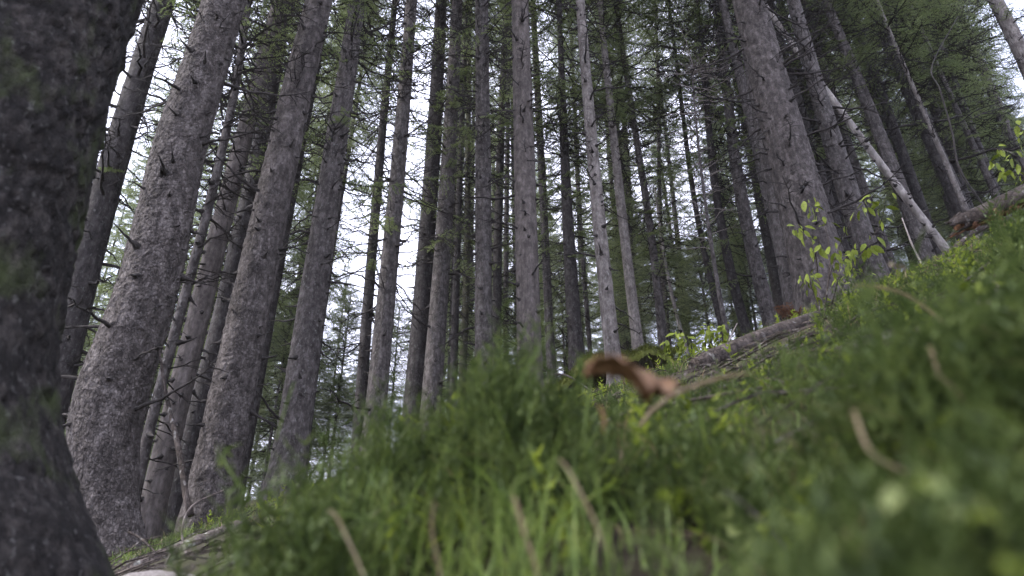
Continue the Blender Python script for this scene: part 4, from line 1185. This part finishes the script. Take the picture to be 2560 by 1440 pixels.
BL = (
    ("straw_blade", "thick straw-coloured blade arching over the blurred grass right of the brown leaf", [(1600, 1065), (1635, 1022), (1700, 980), (1800, 945), (1895, 930)], .50, 24, 'drygrass'),
    ("straw_blade", "bent pale straw stem on the right of the blurred foreground", [(2140, 1040), (2165, 1110), (2200, 1150), (2270, 1185)], .42, 22, 'drygrass'),
    ("straw_blade", "pale straw blade pointing down in the centre of the blurred grass", [(1415, 1165), (1450, 1230), (1490, 1310)], .45, 16, 'drygrass'),
    ("straw_blade", "short pink-white straw at the bottom centre", [(1292, 1260), (1310, 1330), (1335, 1400)], .42, 22, 'drygrass'),
    ("straw_blade", "tan straw bridging the lower right, below the dark gap", [(2115, 1345), (2170, 1290), (2260, 1245)], .40, 22, 'drygrass'),
    ("straw_blade", "thin brown straw at the lower left of the blurred grass", [(840, 1290), (870, 1350), (905, 1430)], .55, 14, 'drygrass'),
    ("straw_blade", "slender straw rising left of the bottom centre", [(1095, 1400), (1080, 1330), (1085, 1260)], .48, 12, 'drygrass'),
    ("straw_blade", "pale short straw on the upper right of the grassy bank", [(2330, 880), (2350, 940), (2390, 975)], .48, 24, 'drygrass'),
    ("straw_blade", "long straw lying over the bank below the green-leaved sapling", [(2180, 715), (2260, 735), (2340, 790)], .75, 18, 'drygrass'),
    ("straw_blade", "dull straw crossing the dark gap in the blurred grass", [(1830, 1235), (1880, 1280), (1945, 1335)], .40, 14, 'log_pink'),
    ("grass_blade", "blue-green bent grass blade in the centre of the blurred grass", [(1290, 1300), (1285, 1215), (1340, 1180), (1440, 1120)], .46, 18, 'grass'),
    ("grass_blade", "bright green blade lying flat at the lower left of the grass", [(815, 1283), (880, 1290), (985, 1305)], .62, 16, 'grass'),
    ("grass_blade", "curled grass blade against the stout rough trunk's foot", [(620, 1240), (570, 1170), (560, 1130), (610, 1105)], .75, 14, 'grass'),
    ("grass_blade", "tall yellow-green blade before the evenly tapered stubby trunk", [(690, 1100), (710, 1030), (728, 975), (738, 950)], .80, 10, 'grass'),
    ("grass_blade", "long diagonal blade crossing the smooth centre trunk's foot", [(1290, 980), (1330, 900), (1395, 800)], .62, 13, 'grass'),
    ("grass_blade", "upright green blade left of the brown leaf", [(1455, 1120), (1468, 1020), (1480, 930)], .60, 12, 'grass'),
    ("grass_blade", "green blade curving at the bottom below the straw bridge", [(1310, 1440), (1305, 1380), (1320, 1330)], .42, 16, 'grass'),
    ("grass_blade", "light green blade at the bottom edge right of centre", [(1600, 1350), (1660, 1375), (1700, 1420)], .40, 26, 'paleleaf'),
    ("grass_blade", "thin blade sloping up at the bottom right of centre", [(1790, 1440), (1830, 1400), (1885, 1370)], .40, 12, 'grass'),
)
for (nm, lab, pts, Y, w_, mm) in BL:
    if pts[0][1] > 1000 and pts[0][0] > 800: Y = min(Y * 1.3, y_over(*pts[0]), y_over(*pts[-1]))
    blade_thing(nm, lab, "grass blade", pts, Y, w_, mm)

# curled brown leaf
Y = .46
ridge = np.array([at(px, py, Y + dy) for px, py, dy in ((1468, 915, .02), (1510, 900, .0), (1560, 905, -.005), (1610, 925, 0), (1650, 945, .01), (1695, 965, .02))])
u = np.linspace(0, 1, 18); C = smooth_path(u, np.linspace(0, 1, 6), ridge); rs = np.random.RandomState(8)
V = []
for a in range(18):
    w1 = .004 + .012 * math.sin(math.pi * u[a]) ; drop = .004 + .021 * math.exp(-((u[a] - .66) / .18) ** 2) * (1 + .35 * math.sin(a * 2.1))
    for f in np.linspace(-1, 1, 9):
        q = abs(f)
        side_drop = drop if f < 0 else drop * .55
        V.append(C[a] + np.array([.006 * f * math.sin(5 * u[a]), f * (w1 + .008 * q), -side_drop * q ** 1.6]) + rs.normal(size=3) * .0009)
V = np.array(V); base = V[0].copy(); i = np.arange(17)[:, None] * 9; j = np.arange(8)[None]
F = np.stack([i + j, i + 9 + j, i + 10 + j, i + 1 + j], -1).reshape(-1, 4)
o = link("dead_leaf", mesh_np("dead_leaf", V - base, F, [M['brownleaf']], None, True), None, base)
o.modifiers.new("thickness", 'SOLIDIFY').thickness = .0007
tag(o, "curled reddish brown dead leaf on top of the blurred grass at the centre right", "leaf")
BROWN = leaf_mesh("dead_leaf", 'brownleaf', 1, .6, .5, .5, seed=21)
for q, (px, py, Y, s_, lab) in enumerate(((1490, 1010, .58, .022, "folded brown leaf scrap hanging below the curled brown leaf"), (2085, 1108, .48, .013, "small orange-brown leaf scrap above the dark gap on the right"),
                                          (2440, 1075, .46, .013, "small rusty leaf scrap near the right edge"), (2225, 665, .70, .022, "blurred tan leaf tip in front of the ridged trunk's swollen foot"))):
    o = link("dead_leaf", BROWN if q != 3 else leaf_mesh("dead_leaf", 'drygrass', 1, .7, .4, .4, seed=22), None, at(px, py, Y)); o.scale = (s_,) * 3
    o.rotation_euler = ((.5, .9, .2), (1.2, -.3, .8), (.3, .8, 2.0), (.6, -.2, .2))[q]; tag(o, lab, "leaf")
o = link("broad_leaf", leaf_mesh("broad_leaf", 'blueleaf', 1, .7, .25, .25, seed=31), None, at(2268, 728, 3.0)); o.scale = (.09,) * 3
o.rotation_euler = (.5, -.35, .35); tag(o, "pale blue-green broad leaf on the grassy bank below the leaning deadwood", "leaf")

# rusty dead spruce sprays at the foot of the twin-footed pair
acc = Acc(); rs = np.random.RandomState(66); c = at(1985, 790, 7.7); c[2] = g1(c[0], c[1])
for q in range(20):
    L_ = rs.uniform(.1, .26); R3 = rot_z(rs.uniform(0, 6.28)) @ rot_y(math.radians(rs.uniform(-80, -10)))
    (V, F), (tv, tf), (nv, nf) = LIVE[6]; s_ = L_ / .5
    acc.add(V @ (R3 * s_).T, F, 0); acc.add(nv @ (R3 * s_).T + 0, nf, 1)
o = link("withered_spray", acc.build("withered_spray", [M['log'], M['wood_red']]), None, c)
tag(o, "rusty withered spruce twigs heaped at the foot of the twin-footed pair", "twigs")

# ------------------------------------------------------------------ damp forest air
bm_v = [(x, y, z) for z in (float(gz.min()) - 1, 52) for y in (-310, 310) for x in (-310, 310)]
F = np.array([(0, 2, 3, 1), (4, 5, 7, 6), (0, 1, 5, 4), (2, 6, 7, 3), (0, 4, 6, 2), (1, 3, 7, 5)])
hm = bpy.data.materials.new("haze"); hm.use_nodes = True; hn = hm.node_tree.nodes; hn.remove(hn["Principled BSDF"])
pv = hn.new("ShaderNodeVolumePrincipled"); pv.inputs["Color"].default_value = (.92, .95, 1, 1); pv.inputs["Density"].default_value = .0004; pv.inputs["Anisotropy"].default_value = .2
hm.node_tree.links.new(pv.outputs[0], hn["Material Output"].inputs["Volume"])
tag(link("haze", mesh_np("haze", bm_v, F, [hm])), "thin pale haze hanging between the far trunks", "haze", kind="stuff")
